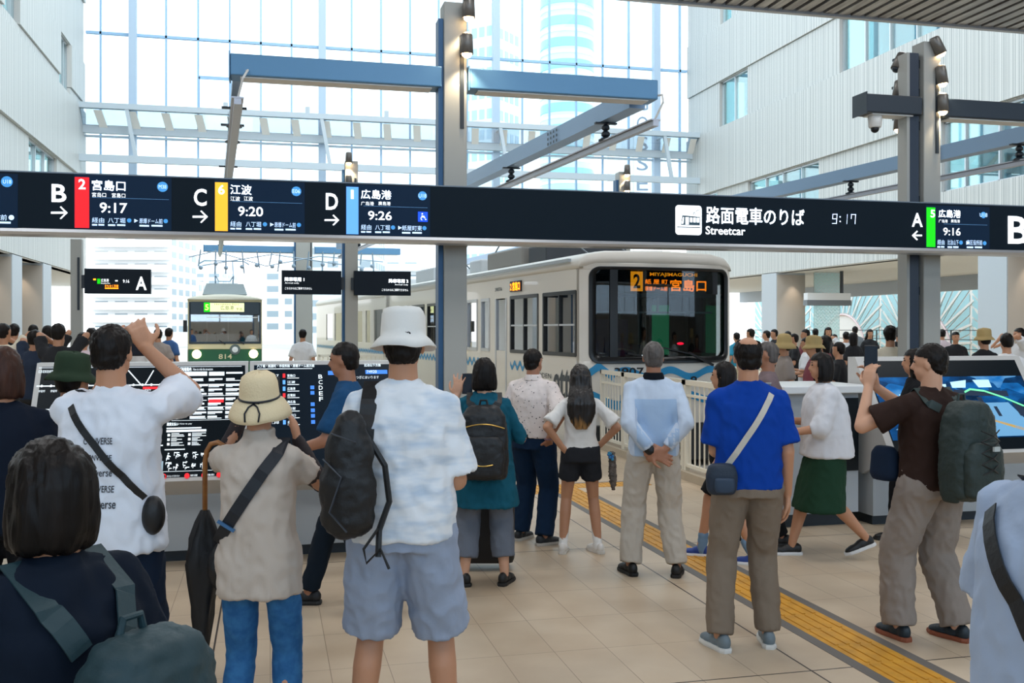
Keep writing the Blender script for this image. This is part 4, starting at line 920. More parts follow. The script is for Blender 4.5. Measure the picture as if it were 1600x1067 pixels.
brect(A2, f2, U2(508), V(591), U2(528), V(584)); brect(A2, f2, U2(567), V(590), U2(602), V(583)); text(A0, '74920', U2(569), V(589), U2(585), V(584), lambda u, v: f2(u, v, 6)); text(A0, 'つぎにまいります', U2(552), V(598), U2(588), V(593), F(f2))
A0.build('lettering', E_pr, s2); A1.build('route_mark', E_pr2, s2); A2.build('blue_mark', mat('mark_blue', '3d7fe0', emit=.6), s2); A3.build('route_mark', E_blu, s2)
# video kiosk on the right
VX0, VX1 = xY(1336, 8.24), xY(1592, 8.24)
k3, f3, w3 = kiosk(VX0, VX1, 'leaning video screen showing a blue picture of the station, before the man with the backpack')
def screen_mat():
    m = bpy.data.materials.new('video_picture'); m.use_nodes = True; n, L = m.node_tree.nodes, m.node_tree.links; b = n['Principled BSDF']
    t = n.new('ShaderNodeTexCoord'); v = n.new('ShaderNodeTexVoronoi'); v.distance = 'MANHATTAN'; v.inputs['Scale'].default_value = 4.2; mp = n.new('ShaderNodeMapping'); mp.inputs['Scale'].default_value = (1, 1, 2.1); mp.inputs['Rotation'].default_value = (0, .25, 0)
    no = n.new('ShaderNodeTexNoise'); no.inputs['Scale'].default_value = 5; no.inputs['Detail'].default_value = 5
    L.new(t.outputs['Object'], mp.inputs[0]); L.new(mp.outputs[0], v.inputs['Vector']); L.new(mp.outputs[0], no.inputs['Vector'])
    mx = n.new('ShaderNodeMixRGB'); mx.inputs[0].default_value = .55; L.new(v.outputs['Color'], mx.inputs[1]); L.new(no.outputs[0], mx.inputs[2])
    r = n.new('ShaderNodeValToRGB'); L.new(mx.outputs[0], r.inputs[0]); e = r.color_ramp.elements; e[0].position = .25; e[0].color = lin('03203c'); e[1].position = .8; e[1].color = lin('7ec0ee')
    for p_, c in ((.45, '0a4f8e'), (.6, '1878c8')): q_ = e.new(p_); q_.color = lin(c)
    L.new(r.outputs[0], b.inputs['Emission Color']); b.inputs['Emission Strength'].default_value = .75; b.inputs['Base Color'].default_value = lin('05101c'); b.inputs['Roughness'].default_value = .15
    return m
panel(k3, f3, .04, .035, .96, .955, M_kd, 'bezel'); s3 = panel(k3, f3, .045, .15, .955, .78, screen_mat(), 'screen', 3)
a_, b_, c_, d_, e_ = MB(), MB(), MB(), MB(), MB()
def q4(mb, *p, k=5): mb.add([f3(u, v, k) for u, v in p], [tuple(range(len(p)))])
q4(a_, (.52, .5), (.8, .5), (.92, .16), (.6, .16)); q4(a_, (.08, .25), (.25, .38), (.5, .3), (.4, .2)); a_.build('picture_floor', mat('pic_floor', '5f93b8', emit=.6), s3)
q4(b_, (.56, .38), (.585, .38), (.95, .17), (.9, .16)); 
for i in range(5): q4(b_, (.12+i*.035, .46), (.145+i*.035, .465), (.145+i*.035, .49), (.12+i*.035, .485), k=6)
b_.build('picture_strip', mat('pic_yellow', 'd9a238', emit=.6), s3)
q4(c_, (.5, .58), (.82, .56), (.82, .62), (.5, .64), k=6); q4(c_, (.62, .56), (.65, .56), (.67, .3), (.64, .3), k=6); q4(c_, (.82, .5), (.96, .45), (.96, .3), (.84, .36), k=6); q4(c_, (.7, .46), (.72, .46), (.73, .36), (.71, .36), k=6)
for u in (.57, .59, .615): q4(c_, (u, .44), (u+.012, .45), (u+.02, .38), (u, .37), k=6)
c_.build('picture_shadow', mat('pic_dark', '06243f', emit=.3), s3)
pts = [(.56, .6), (.6, .63), (.68, .61), (.78, .54), (.88, .45), (.955, .37)]
for p0, p1 in zip(pts[:-1], pts[1:]): q4(d_, p0, p1, (p1[0], p1[1]+.02), (p0[0], p0[1]+.02), k=8)
d_.build('picture_reflection', mat('pic_green', '6fe0a0', emit=.7), s3)
q4(e_, (.5, .72), (.6, .74), (.58, .66), (.5, .66)); q4(e_, (.64, .74), (.74, .74), (.74, .66), (.66, .66)); q4(e_, (.17, .6), (.3, .6), (.3, .565), (.17, .565), k=7); q4(e_, (.3, .7), (.47, .7), (.45, .5), (.33, .45)); e_.build('picture_glare', mat('pic_light', 'a9d4f4', emit=.8), s3)
for x in (VX0, VX1):
    pass
# white counter with a dark glass front beside the video kiosk
x0, x1 = 4.4, VX0-.02
o = empty('service_counter', ((x0+x1)/2, 8.3, 0), 0, 'white topped grey counter with a dark glass front, left of the video kiosk', 'counter'); hw = (x1-x0)/2
MB().box(-hw, -.35, 1.21, hw, .45, 1.28).build('counter_top', mat('counter_white', 'eceff0', .3), o, bevel=.01)
MB().box(-hw+.05, -.22, .12, hw-.05, .4, 1.21).build('cabinet', mat('counter_grey', 'b3bac0', .45), o)
MB().box(hw-.42, -.24, .5, hw-.06, -.22, 1.16).build('glass_front', M_kd, o)
MB().box(-hw+.1, -.16, 0, hw-.1, .36, .12).build('toe_kick', M_dark, o)
# ================================================================== PEOPLE
SK = {'l': 'd3a183', 'm': 'c08c6c', 'd': 'a8755a'}
def skin(k): return mat('skin_'+k, SK[k], .5, ncol=tuple(x*.93 for x in lin(SK[k])[:3]) if 0 else None, bump=.05, bscale=40)
def fabric(name, col, ncol=None, rough=.85, sc=6, bump=.25, **kw): return mat('cloth_'+name, col, rough, ncol=ncol, nscale=sc, bump=bump*1.6, bscale=kw.pop('bs', 14), spec=.15, **kw)
M_hair = mat('hair_black', '0d0a09', .45, spec=.2, ncol='1c1613', nscale=30, bump=.5, bscale=45, stretch=(1, 1, .12))
M_hbr = mat('hair_brown', '33201a', .45, spec=.2, ncol='4a3026', nscale=30, bump=.5, bscale=45, stretch=(1, 1, .12))
M_hgr = mat('hair_grey', '4a4542', .5, spec=.2, ncol='6b6663', nscale=30, bump=.5, bscale=45, stretch=(1, 1, .12))
M_eye = mat('eye_dark', '120d0b', .2); M_lip = mat('lip', 'a0604f', .5)
def ik(a, c, l1, l2, pole):
    a, c = Vector(a), Vector(c); d = c-a; L = min(d.length, (l1+l2)*.995); u = d.normalized(); x = (l1*l1-l2*l2+L*L)/(2*L); h = math.sqrt(max(0, l1*l1-x*x))
    p = Vector(pole); p = p-u*p.dot(u); p = p.normalized() if p.length > 1e-5 else Vector((0, 1, 0))
    return a+u*x+p*h
def hand(mb, w, d, n, side, s=1, curl=.5, spread=.1, thumb=.7):
    """palm and five bent fingers; d = finger direction, n = palm normal"""
    w, d, n = Vector(w), Vector(d).normalized(), Vector(n); n = (n-d*n.dot(d)).normalized(); t = d.cross(n)*side   # t points to the thumb side
    P = lambda a, b, c: w+d*a*s+t*b*s+n*c*s
    for b in (-.028, -.01, .01, .028): mb.chain([P(.0, b*.55, 0), P(.05, b*.95, 0), P(.085, b, 0)], [.016*s, .0165*s, .0125*s], 8)
    for b, L, k in ((-.03, .058, -1.3), (-.0105, .07, -.4), (.0105, .076, .4), (.03, .068, 1.2)):
        p = P(.086, b, 0); ang = 0; pts = [p]
        for i, f in enumerate((.42, .32, .26)):
            ang += curl*(.5, .75, .5)[i]; dd = (d*math.cos(ang)+n*math.sin(ang)+t*spread*k).normalized(); p = p+dd*L*f*1.15*s; pts.append(p)
        mb.chain(pts, [.0095*s, .009*s, .0083*s, .0072*s], 8)
    a = P(.02, .03, .004); b = a+(d*.5+t*thumb+n*.25).normalized()*.042*s; c = b+(d*.8+t*thumb*.4+n*(.2+curl*.4)).normalized()*.034*s; e = c+(d+n*curl*.6).normalized()*.026*s
    mb.chain([a, b, c, e], [.015*s, .0125*s, .0105*s, .0085*s], 8)
def wr(amp, f, sx=1, sz=1, seed=0):
    def g(p):
        q = Vector((p.x*f*sx+seed, p.y*f*sx+seed*2, p.z*f*sz)); r = Vector((q.x*1.6+q.z*1.1, q.y*1.6, q.z*1.2-q.x*.9)); return amp*(noise.noise(q)+1.5*(.25-abs(noise.noise(r*1.5)))+.3*noise.noise(q*2.3))
    return g
class Pose: pass
NP = [0]
def person(label, px, d, H, face=0, feet=((-.11, 0, .12), (.11, 0, -.12)), lift=(0, 0), hands=((-.27, .02, .83), (.27, .02, .83)), poles=((-.3, -1, 0), (.3, -1, 0)),
           hd_dir=(None, None), palm=(None, None), curl=(.6, .6), lean=0, head=(0, 0), build=1.0, female=False, child=False, sk='m', hair='short', hmat=None,
           top=None, bottom=None, shoes=('151515', 'dddddd'), socks=None, hat=None, lod=0, group=None, z0=0, pelvis=(0, 0), knees=((0, 1, 0), (0, 1, 0)), spread=.1, face_on=True, noarms=False, hs=1):
    NP[0] += 1; s = H/1.7; b = build
    w = wpos(px, d, z0); o = empty('person', w, -YAW+R(face), label, 'person', group); q = Pose(); q.o = o; q.s = s; q.H = H
    V = lambda x, y, z: Vector((x*s, y*s, z*s))
    vox = (.0075, .013, .022)[lod]; cvox = (.011, .016, .024)[lod]; seg = (16, 12, 10)[lod]
    shw = (.158 if not female else .142)*b; hpw = (.165 if not female else .17)*b; waist = (.15 if not female else .128)*b
    px_, py_ = pelvis; nx, ny = px_*.5, py_+lean                       # neck offset
    q.hc = V(nx, ny+.015+lean*.3, 1.585)
    zh = q.hc.z
    # joints
    sh = [V(nx+i*(shw-.0), ny-.005, 1.355) for i in (-1, 1)]; hip = [V(px_+i*.088*b, py_, .9) for i in (-1, 1)]
    ank = [V(f[0], f[1], .085+lift[i]) for i, f in enumerate(feet)]
    kn = [ik(hip[i], ank[i], .425*s, .415*s, knees[i]) for i in (0, 1)]
    wrist = [V(*h) for h in hands]
    for i in (0, 1):
        v = wrist[i]-sh[i]
        if v.length > .53*s: wrist[i] = sh[i]+v.normalized()*.53*s
    el = [ik(sh[i], wrist[i], .285*s, .255*s, poles[i]) for i in (0, 1)]
    q.sh, q.el, q.wr, q.kn, q.ank = sh, el, wrist, kn, ank
    TS = [(.80, .12*b, .095*b), (.88, hpw, .115*b), (.96, hpw*.98, .112*b), (1.06, waist, .098*b), (1.17, waist*1.06, .108*b), (1.28, shw*1.0, .11*b), (1.345, shw*1.02, .09*b), (1.395, shw*.72, .068), (1.44, .06, .055)]
    def tc(z): 
        k = max(0, min(1, (z-.9)/.52)); return (px_*(1-k)+nx*k, py_*(1-k)+ny*k)
    def torso(mb, z0_, z1_, off, flare=0, loose=0, p=2.4, extra=None):
        S = []; zs = [z0_+(z1_-z0_)*i/10 for i in range(11)]
        for z in zs:
            for (a, ra, ya), (b2, rb, yb) in zip(TS[:-1], TS[1:]):
                if a <= z <= b2 or (z < TS[0][0] and a == TS[0][0]):
                    k = max(0, (z-a)/(b2-a)); rx, ry = ra+(rb-ra)*k, ya+(yb-ya)*k; break
            if z < .9: rx, ry = hpw, .115*b
            if loose and z < 1.3:
                k = (1.3-z)/.5; rx = max(rx, shw*.97+flare*k)-.0; ry = max(ry, .112*b+flare*k*.8)
            cx, cy = tc(z); S.append((cx*s, cy*s, z*s, (rx+off)*s, (ry+off)*s))
        return mb.secs(S, seg+4, p)
    # ---- body
    mb = MB(); torso(mb, .87, 1.44, -.008)
    for i in (0, 1): mb.chain([V(nx+(-1, 1)[i]*.03, ny, 1.405), sh[i]], [.04*s, .026*s], seg)
    mb.chain([V(nx, ny, 1.4), q.hc-V(0, .02, .06)], [.058*s*b**.5, .052*s*b**.5], seg)
    hr = (.93*s if not child else 1.02*s)*hs; HM = Matrix.Rotation(R(head[0]), 3, 'Z') @ Matrix.Rotation(R(-head[1]), 3, 'X')
    hp = lambda x, y, z: q.hc+HM @ (Vector((x, y, z))*hr)
    q.hp = hp; q.HM = HM; q.hr = hr
    mb.ell(hp(0, -.008, .022), (.076*hr, .096*hr, .094*hr), seg+4, 12, HM); mb.ell(hp(0, .022, -.045), (.06*hr, .068*hr, .068*hr), seg, 10, HM); mb.ell(hp(0, .05, -.085), (.03*hr, .03*hr, .024*hr), seg, 8, HM)
    if lod < 2 or face_on:
        mb.chain([hp(0, .083, .012), hp(0, .1, -.022)], [.009*hr, .014*hr], 8)
        for i in (-1, 1):
            mb.ell(hp(i*.077, -.0, -.01), (.009*hr, .018*hr, .03*hr), 10, 8, HM); mb.ell(hp(i*.028, .076, .028), (.02*hr, .012*hr, .01*hr), 8, 6, HM)
    for i in (0, 1):
        if not noarms:
            ar = .043*b**.5; mb.chain([sh[i], el[i]], [ar*.86*s, ar*.93*s], seg); mb.chain([el[i], wrist[i]], [ar*.92*s, .027*s], seg)
            fd = Vector(hd_dir[i]) if hd_dir[i] else (wrist[i]-el[i]).normalized(); pn = Vector(palm[i]) if palm[i] else Vector((1 if i == 0 else -1, 0, 0))
            if lod == 0: hand(mb, wrist[i]+fd.normalized()*.008, fd, pn, 1 if i == 0 else -1, s, curl[i], spread)
            else: hand(mb, wrist[i], fd, pn, 1 if i == 0 else -1, s*1.05, curl[i], spread) if lod == 1 else mb.chain([wrist[i], wrist[i]+fd.normalized()*.09*s, wrist[i]+fd.normalized()*.15*s], [.027*s, .03*s, .018*s], 8)
        if True:
            mb.chain([hip[i], kn[i]], [.082*b*s, .052*b**.5*s], seg)
            ca = kn[i]+(ank[i]-kn[i])*.32+Vector((0, -.012*s, 0)); mb.chain([kn[i], ca, ank[i]], [.05*s*b**.5, .053*s*b**.5, .034*s], seg)
            fa = R(0)+math.atan2(feet[i][2], 1); fv = Vector((-math.sin(fa), math.cos(fa), 0)) if True else 0
        mb.chain([ank[i], ank[i]-V(0, 0, .04)], [.034*s, .03*s], 8)
    bd_ = put('body', mb.blob(vox, 2), skin(sk), o); q.body = bd_
    # ---- face
    if face_on:
        for i in (-1, 1): MB().ell(hp(i*.029, .079, .014), (.011*hr, .008*hr, .006*hr), 8, 6, HM).build('eye', M_eye, o, True)
        MB().ell(hp(0, .0845, -.056), (.022*hr, .007*hr, .005*hr), 10, 6, HM).build('mouth', M_lip, o, True)
        if lod < 2:
            for i in (-1, 1): MB().ell(hp(i*.03, .083, .036), (.017*hr, .005*hr, .004*hr), 8, 6, HM).build('eyebrow', hmat or M_hair, o, True)
    # ---- hair
    hm = hmat or M_hair; inv = HM.inverted(); lc = lambda v: (inv @ (v-q.hc))/hr
    if hair in ('short', 'bald', 'nape'):
        m_ = MB(); m_.ell(hp(0, -.016, .03), (.084*hr, .1*hr, .098*hr), 24, 16, HM); m_.ell(hp(0, -.045, -.02), (.072*hr, .062*hr, .07*hr), 20, 12, HM)
        def cut(v):
            u = lc(v)
            if u.z < -.075: return True
            if u.y > .0 and u.z < .03+u.y*.25: return True
            if u.y > -.012 and u.z < -.03: return True
            if hair == 'bald' and u.z > .098+.2*u.y: return True
            if hair == 'nape' and u.z > .05: return True
            return False
        me = m_.blob(vox*.9, 2, wr(.006*hr, 38, 1, .35, NP[0]), cut)
        put('hair', me, hm, o)
    elif hair in ('bob', 'long', 'mid', 'bun'):
        m_ = MB(); m_.ell(hp(0, -.014, .03), (.09*hr, .104*hr, .1*hr), 24, 16, HM)
        if hair == 'bob': m_.secs([(hp(0, -.02, 0).x, hp(0, -.02, 0).y, zh+z*hr, rx*hr, ry*hr) for z, rx, ry in ((.03, .092, .1), (-.03, .1, .1), (-.08, .104, .096), (-.12, .1, .088), (-.135, .085, .075))], 22, 2.1)
        if hair == 'mid': m_.secs([(hp(0, -.03, 0).x, hp(0, -.03, 0).y, zh+z*hr, rx*hr, ry*hr) for z, rx, ry in ((.03, .09, .09), (-.05, .095, .08), (-.12, .095, .065), (-.2, .08, .05), (-.24, .05, .03))], 20, 2.1)
        if hair == 'long': m_.secs([(hp(0, -.04, 0).x, hp(0, -.04-.105*min(1, max(0, (-z-.05)/.13)), 0).y, zh+z*hr, rx*hr, ry*hr) for z, rx, ry in ((.03, .09, .085), (-.06, .1, .08), (-.14, .112, .062), (-.22, .125, .05), (-.3, .122, .042), (-.38, .095, .034), (-.44, .05, .02))], 26, 2.2)
        if hair == 'bun': m_.ell(hp(0, -.1, .07), .04*hr, 14, 10, HM)
        def cut(v):
            u = lc(v); return (u.y > .045 and u.z < .05) or (hair == 'bun' and u.z < -.07) or (hair == 'bun' and u.y > 0 and u.z < .02)
        hme = m_.blob(vox, 2, wr(.008*hr, 30, 1, .12, NP[0]), cut); q.hair = put('hair', hme, hm, o)
    # ---- clothes
    wf = lambda a: wr(a*s, 7/s, 1, .8, NP[0]*1.7)
    def legs(mb, hem, rt, rk, rh, off=0):
        torso(mb, .83, bottom.get('waist', 1.02), .012+off, p=2.2)
        for i in (0, 1):
            top_ = hip[i]-V(0, 0, .02); pts, rs = [top_], [rt]
            if hem < .46:
                if hem < kn[i].z/s: pts.append(kn[i]); rs.append(rk)
                t = 1-min(1, max(0, (hem-.085)/(kn[i].z/s-.085))); e = kn[i]+(ank[i]-kn[i])*t; pts.append(e+Vector((0, -.004, 0))); rs.append(rh)
            else:
                t = min(1, (hip[i].z/s-hem)/(hip[i].z/s-kn[i].z/s)); pts.append(top_.lerp(kn[i], t)); rs.append(rh)
            # crisp hem: loft plus balls at inner joints only
            fine = []; fr_ = []
            for a in range(len(pts)-1):
                for k in range(5): fine.append(pts[a].lerp(pts[a+1], k/5)); fr_.append(rs[a]+(rs[a+1]-rs[a])*k/5)
            fine.append(pts[-1]); fr_.append(rs[-1]); mb.tube(fine, [r*s*b for r in fr_], seg+2); mb.ell(top_, rt*s*b, seg, 8)
            if len(pts) > 2: mb.ell(pts[1], rs[1]*s*b, seg, 8)
    if bottom:
        m_ = MB(); k = bottom['kind']
        if k == 'trousers': legs(m_, bottom.get('hem', .1), bottom.get('rt', .092), bottom.get('rk', .07), bottom.get('rh', .062))
        elif k == 'shorts': legs(m_, bottom['hem'], bottom.get('rt', .1), .1, bottom.get('rh', .105), .004)
        elif k == 'skirt':
            h = bottom['hem']; fl = bottom.get('flare', .1); mx = ((kn[0]+kn[1])/2/s)
            m_.secs([((px_+(mx.x-px_)*t)*s, (py_+(mx.y-py_)*t*.9)*s, (1.03+(h-1.03)*t)*s, (hpw-.02+.04*min(1, t*3)+fl*t)*s, (.11+.03*min(1, t*3)+fl*t)*s) for t in (0, .15, .35, .6, .8, 1)], 26, 2.2)
        me = m_.blob(cvox, 1, wf(bottom.get('wr', .007))); q.bottom = put({'trousers': 'trousers', 'shorts': 'shorts', 'skirt': 'skirt'}[k], me, bottom['mat'], o)
    if top:
        m_ = MB(); torso(m_, top.get('hem', .86), 1.425, top.get('off', .014), top.get('flare', .012), top.get('loose', 1), 2.3)
        m_.secs([(nx*s, (ny-.0)*s, z*s, r*s, r*s*.95) for z, r in ((1.4, .09), (1.43, .074), (1.455+top.get('neck', 0), .066))], 18, 2)
        sl = top.get('sleeve', .8); rs_ = top.get('rs', .062)*b**.5
        for i in (0, 1):
            m_.ell(sh[i], rs_*.86*s, seg, 8); m_.chain([V(nx+(-1, 1)[i]*.045, ny, 1.405), sh[i]+V(0, 0, .0)], [.05*s, rs_*.82*s], seg)
            if sl > 1:
                t = sl-1; m_.chain([sh[i], el[i]], [rs_*.8*s, rs_*.9*s], seg); m_.tube([el[i], el[i].lerp(wrist[i], t*.5), el[i].lerp(wrist[i], t)], [rs_*.88*s, rs_*.78*s, rs_*.66*s], seg)
            elif sl > 0: m_.tube([sh[i], sh[i].lerp(el[i], sl*.5), sh[i].lerp(el[i], sl)], [rs_*.86*s, rs_*.98*s, rs_*top.get('rsf', 1.15)*s], seg+2)
        me = m_.blob(cvox, top.get('sm', 2), wf(top.get('wr', .008))); q.top = put(top.get('name', 'shirt'), me, top['mat'], o)
        if top.get('collar'):
            c = MB(); c.secs([(nx*s, (ny-.002)*s, z*s, r*s, r*s) for z, r in ((1.425, .085), (1.45, .078), (1.475, .07), (1.478, .066))], 24, 2); put('collar', c.blob(.008, 1), top['collar'], o)
        bm = bmesh.new(); bm.from_mesh(me); q.bvh = BVHTree.FromBMesh(bm); bm.free()
    # ---- shoes
    for i in (0, 1):
        x, y, a = feet[i][0], feet[i][1], feet[i][2]; M = Matrix.Rotation(R(0)-math.atan(a) if 0 else a*-1.0 if False else -a, 3, 'Z')
        c0 = V(x, y, lift[i]); pitch = Matrix.Rotation(-min(.9, lift[i]*4), 3, 'X'); M = M @ pitch
        T = lambda px2, py2, pz2: c0+M @ (Vector((px2, py2, pz2))*s)
        sole = MB(); out = [(-.036, -.06), (-.02, -.085), (.02, -.085), (.036, -.06), (.036, .0), (.046, .09), (.044, .14), (.02, .178), (-.014, .18), (-.042, .14), (-.046, .09), (-.036, 0)]
        sole.rings([[T(u*1.02, v, 0) for u, v in out], [T(u*1.08, v*1.02, .012) for u, v in out], [T(u, v, .026) for u, v in out]])
        sh_ = MB()
        for u, v, w_, r in ((0, -.045, .05, (.036, .042, .05)), (0, .02, .045, (.037, .06, .045)), (0, .09, .035, (.042, .07, .032)), (0, .13, .03, (.04, .046, .026))): sh_.ell(T(u, v, w_), tuple(x_*s for x_ in r), 12, 8, M)
        if shoes[0]:
            so_ = put('shoe', sh_.blob(max(.009, vox), 1), mat('shoe_'+shoes[0], shoes[0], .5, bump=.05), o)
            sole.build('sole', mat('sole_'+shoes[1], shoes[1], .6), so_)
            if lod == 0:
                l = MB()
                for k in range(4): l.tube([T(-.02, .035+k*.022, .082-k*.008), T(0, .04+k*.022, .088-k*.008), T(.02, .035+k*.022, .082-k*.008)], .003*s, 6)
                if len(shoes) > 2: l.build('laces', mat('lace_'+shoes[2], shoes[2], .7), so_)
        if socks: put('sock', MB().chain([c0+V(0, -.01, .05), c0+(kn[i]-c0).normalized()*socks[1]*s], [.042*s, .046*s], 12).blob(.012, 1, wr(.003, 40, .3, 1)), mat('sock_'+socks[0], socks[0], .9), o)
    # ---- hats
    if hat:
        kind, hmx = hat[0], hat[1]; base = hp(0, -.012, .04)
        TM = HM @ Matrix.Rotation(R(hat[2] if len(hat) > 2 else -4), 3, 'X'); P = {
         'bucket': [(.089, -.005), (.09, .02), (.086, .08), (.078, .104), (.045, .112), (.0, .113)], 'sun': [(.09, -.005), (.09, .03), (.086, .07), (.076, .1), (.05, .12), (0, .127)], 'cap': [(.093, 0), (.093, .03), (.082, .065), (.05, .085), (0, .092)]}[kind]
        m_ = MB(); k_ = hr*1.02; seg_ = 36
        brim = {'bucket': [(.091, .0), (.112, -.02), (.132, -.05)], 'sun': [(.091, 0), (.115, -.018), (.137, -.055), (.144, -.08)], 'cap': [(.094, 0), (.098, -.002)]}[kind]
        prof_ = [(r+.004, z-.006) for r, z in brim[::-1]]+[(r, z) for r, z in brim][::-1][:0]+P
        outer = brim[::-1]+P[1:]
        cs = []
        for r, z in outer:
            cs.append([base+TM @ Vector((r*k_*math.cos(2*math.pi*j/seg_), r*1.12*k_*math.sin(2*math.pi*j/seg_), z*k_+noise.noise(Vector((math.cos(2*math.pi*j/seg_)*1.6+NP[0], math.sin(2*math.pi*j/seg_)*1.6, z*14)))*.008*(1.6 if kind == 'bucket' else .8))) for j in range(seg_)])
        m_.rings(cs, cap=False); me = m_.mesh('hat', True); hh_ = put('hat', me, hmx, o); sd_ = hh_.modifiers.new('t', 'SOLIDIFY'); sd_.thickness = .004
        if kind == 'cap':
            v = MB(); v.add([base+TM @ (Vector(p)*k_) for p in [(.08*math.cos(a), .045+.06*1.0*math.sin(a)*0+.05, .004) for a in [math.pi*i/10 for i in range(11)]]]+[base+TM @ (Vector(p)*k_) for p in [(.08*math.cos(a), .09+.085*math.sin(a), -.012) for a in [math.pi*i/10 for i in range(11)]]], [(i, i+1, i+12, i+11) for i in range(10)])
            vo = v.build('visor', hmx, hh_, True); vo.modifiers.new('t', 'SOLIDIFY').thickness = .004
        if len(hat) > 3:
            rb_ = MB(); 
            rb_.tube([base+TM @ Vector((.0925*k_*math.cos(2*math.pi*j/40), .0925*1.13*k_*math.sin(2*math.pi*j/40), .006)) for j in range(41)], .0045, 6)
            for u in (-1, 1): rb_.tube([base+TM @ (Vector(p)*k_) for p in ((0, -.106, .0), (u*.02, -.122, -.01), (u*.034, -.142, -.035), (u*.03, -.158, -.07))], .0035, 6)
            rb_.build('ribbon', hat[3], hh_, True)
    return q
def local(q, v): return q.o.matrix_world @ v
def acc(q, name, off, label, cat, group=None):
    """a thing worn or held: its own top-level object, modelled in the wearer's frame"""
    M = Matrix.Translation(q.o.location) @ Matrix.Rotation(q.o.rotation_euler.z, 4, 'Z'); off = Vector(off)
    o = empty(name, M @ off, q.o.rotation_euler.z, label, cat, group); o['_off'] = 0; del o['_off']; q.off = off; return o
def shift(me, off):
    for v in me.vertices: v.co -= off
    return me
def ap(q, mb, name, m, parent, smooth=False, blob=0, disp=None, sub=None):
    me = mb.blob(blob, 2, disp) if blob else mb.mesh(name, smooth)
    shift(me, q.off); return put(name, me, m, parent)
def hit(q, x, z, side=-1, d=1.5):
    r = q.bvh.ray_cast(Vector((x, side*d, z)), Vector((0, -side, 0)))
    return r[0] if r[0] else None
def strap_pts(q, P, off=.008):
    """P: list of (x, z, side) side -1 back, +1 front, 0 = straight down on the shoulder"""
    out = []
    for a, b, s_ in P:
        if s_ == 0: r = q.bvh.ray_cast(Vector((a, b, 3)), Vector((0, 0, -1))); h = r[0]; n = Vector((0, 0, 1))
        else: h = hit(q, a, b, s_); n = Vector((0, s_, 0))
        if h: out.append((h+n*off, n))
    return out
def ribbon(mb, pts, w, t=.004):
    n = len(pts); vs = []
    for i, (p, nn) in enumerate(pts):
        tg = (pts[min(i+1, n-1)][0]-pts[max(i-1, 0)][0]).normalized(); a = tg.cross(nn).normalized(); 
        vs += [p-a*w/2, p+a*w/2, p+a*w/2+nn*t, p-a*w/2+nn*t]
    fs = []
    for i in range(n-1):
        o_ = i*4
        for k in range(4): fs.append((o_+k, o_+(k+1) % 4, o_+4+(k+1) % 4, o_+4+k))
    fs += [(3, 2, 1, 0), (n*4-4, n*4-3, n*4-2, n*4-1)]
    return mb.add(vs, fs)
def lerpP(a, b, n, s_): return [(a[0]+(b[0]-a[0])*i/n, a[1]+(b[1]-a[1])*i/n, s_) for i in range(n+1)]
def phone(q, c, rotz=0, label='', case='15161c', tiltx=0, w=.075, h=.15):
    o = acc(q, 'smartphone', c, label, 'smartphone'); o.rotation_euler = (tiltx, 0, q.o.rotation_euler.z+rotz)
    MB().box(-w/2, -.004, -h/2, w/2, .004, h/2).build('case', mat('phone_'+case, case, .3), o, bevel=.004)
    MB().box(-w/2+.004, -.0055, -h/2+.006, w/2-.004, -.004, h/2-.006).build('screen', mat('phone_screen', '1c2733', .1, emit=.25), o)
    return o
def cloth_pattern(name, c1, c2, sc, lo, hi, st_=(1, 1, 1), vor=False):
    k = 'cloth_'+name
    if k in MATS: return MATS[k]
    m = mat(k, c1, .85, bump=.35, bscale=14, spec=.15); n, L = m.node_tree.nodes, m.node_tree.links; b = n['Principled BSDF']
    t = n.new('ShaderNodeTexCoord'); mp = n.new('ShaderNodeMapping'); mp.inputs['Scale'].default_value = st_; L.new(t.outputs['Object'], mp.inputs[0])
    if vor:
        x = n.new('ShaderNodeTexVoronoi'); x.inputs['Scale'].default_value = sc; src = x.outputs['Distance']
    else: x = n.new('ShaderNodeTexNoise'); x.inputs['Scale'].default_value = sc; x.inputs['Detail'].default_value = 2; src = x.outputs[0]
    L.new(mp.outputs[0], x.inputs['Vector']); r = n.new('ShaderNodeValToRGB'); L.new(src, r.inputs[0])
    r.color_ramp.elements[0].position = lo; r.color_ramp.elements[0].color = lin(c2 if vor else c1); r.color_ramp.elements[1].position = hi; r.color_ramp.elements[1].color = lin(c1 if vor else c2)
    L.new(r.outputs[0], b.inputs['Base Color']); return m
F_white = fabric('white', 'e4e6ea'); F_black = fabric('black', '16171a'); F_navy = fabric('navy', '18263a'); F_den = fabric('denim', '2c5f92', '3a72a6', sc=25)
F_dnavy = fabric('dark_denim', '142a44'); M_nyl = mat('nylon_black', '0f1114', .5, bump=.2, bscale=50); M_zip = mat('zip_gold', 'c9a65a', .3, .9)
def straps2(q, o, x, ztop, zbag, xb, w, m, yoff=0):
    """two backpack straps over the shoulders"""
    for i in (-1, 1):
        P = lerpP((i*xb, zbag), (i*x, ztop), 8, -1)+[(i*x, q.sh[0].y, 0)]+lerpP((i*x, ztop), (i*x*1.15, zbag-.1*q.s), 7, 1)
        mb = MB(); ribbon(mb, strap_pts(q, P), w); ap(q, mb, 'shoulder_strap', m, o)
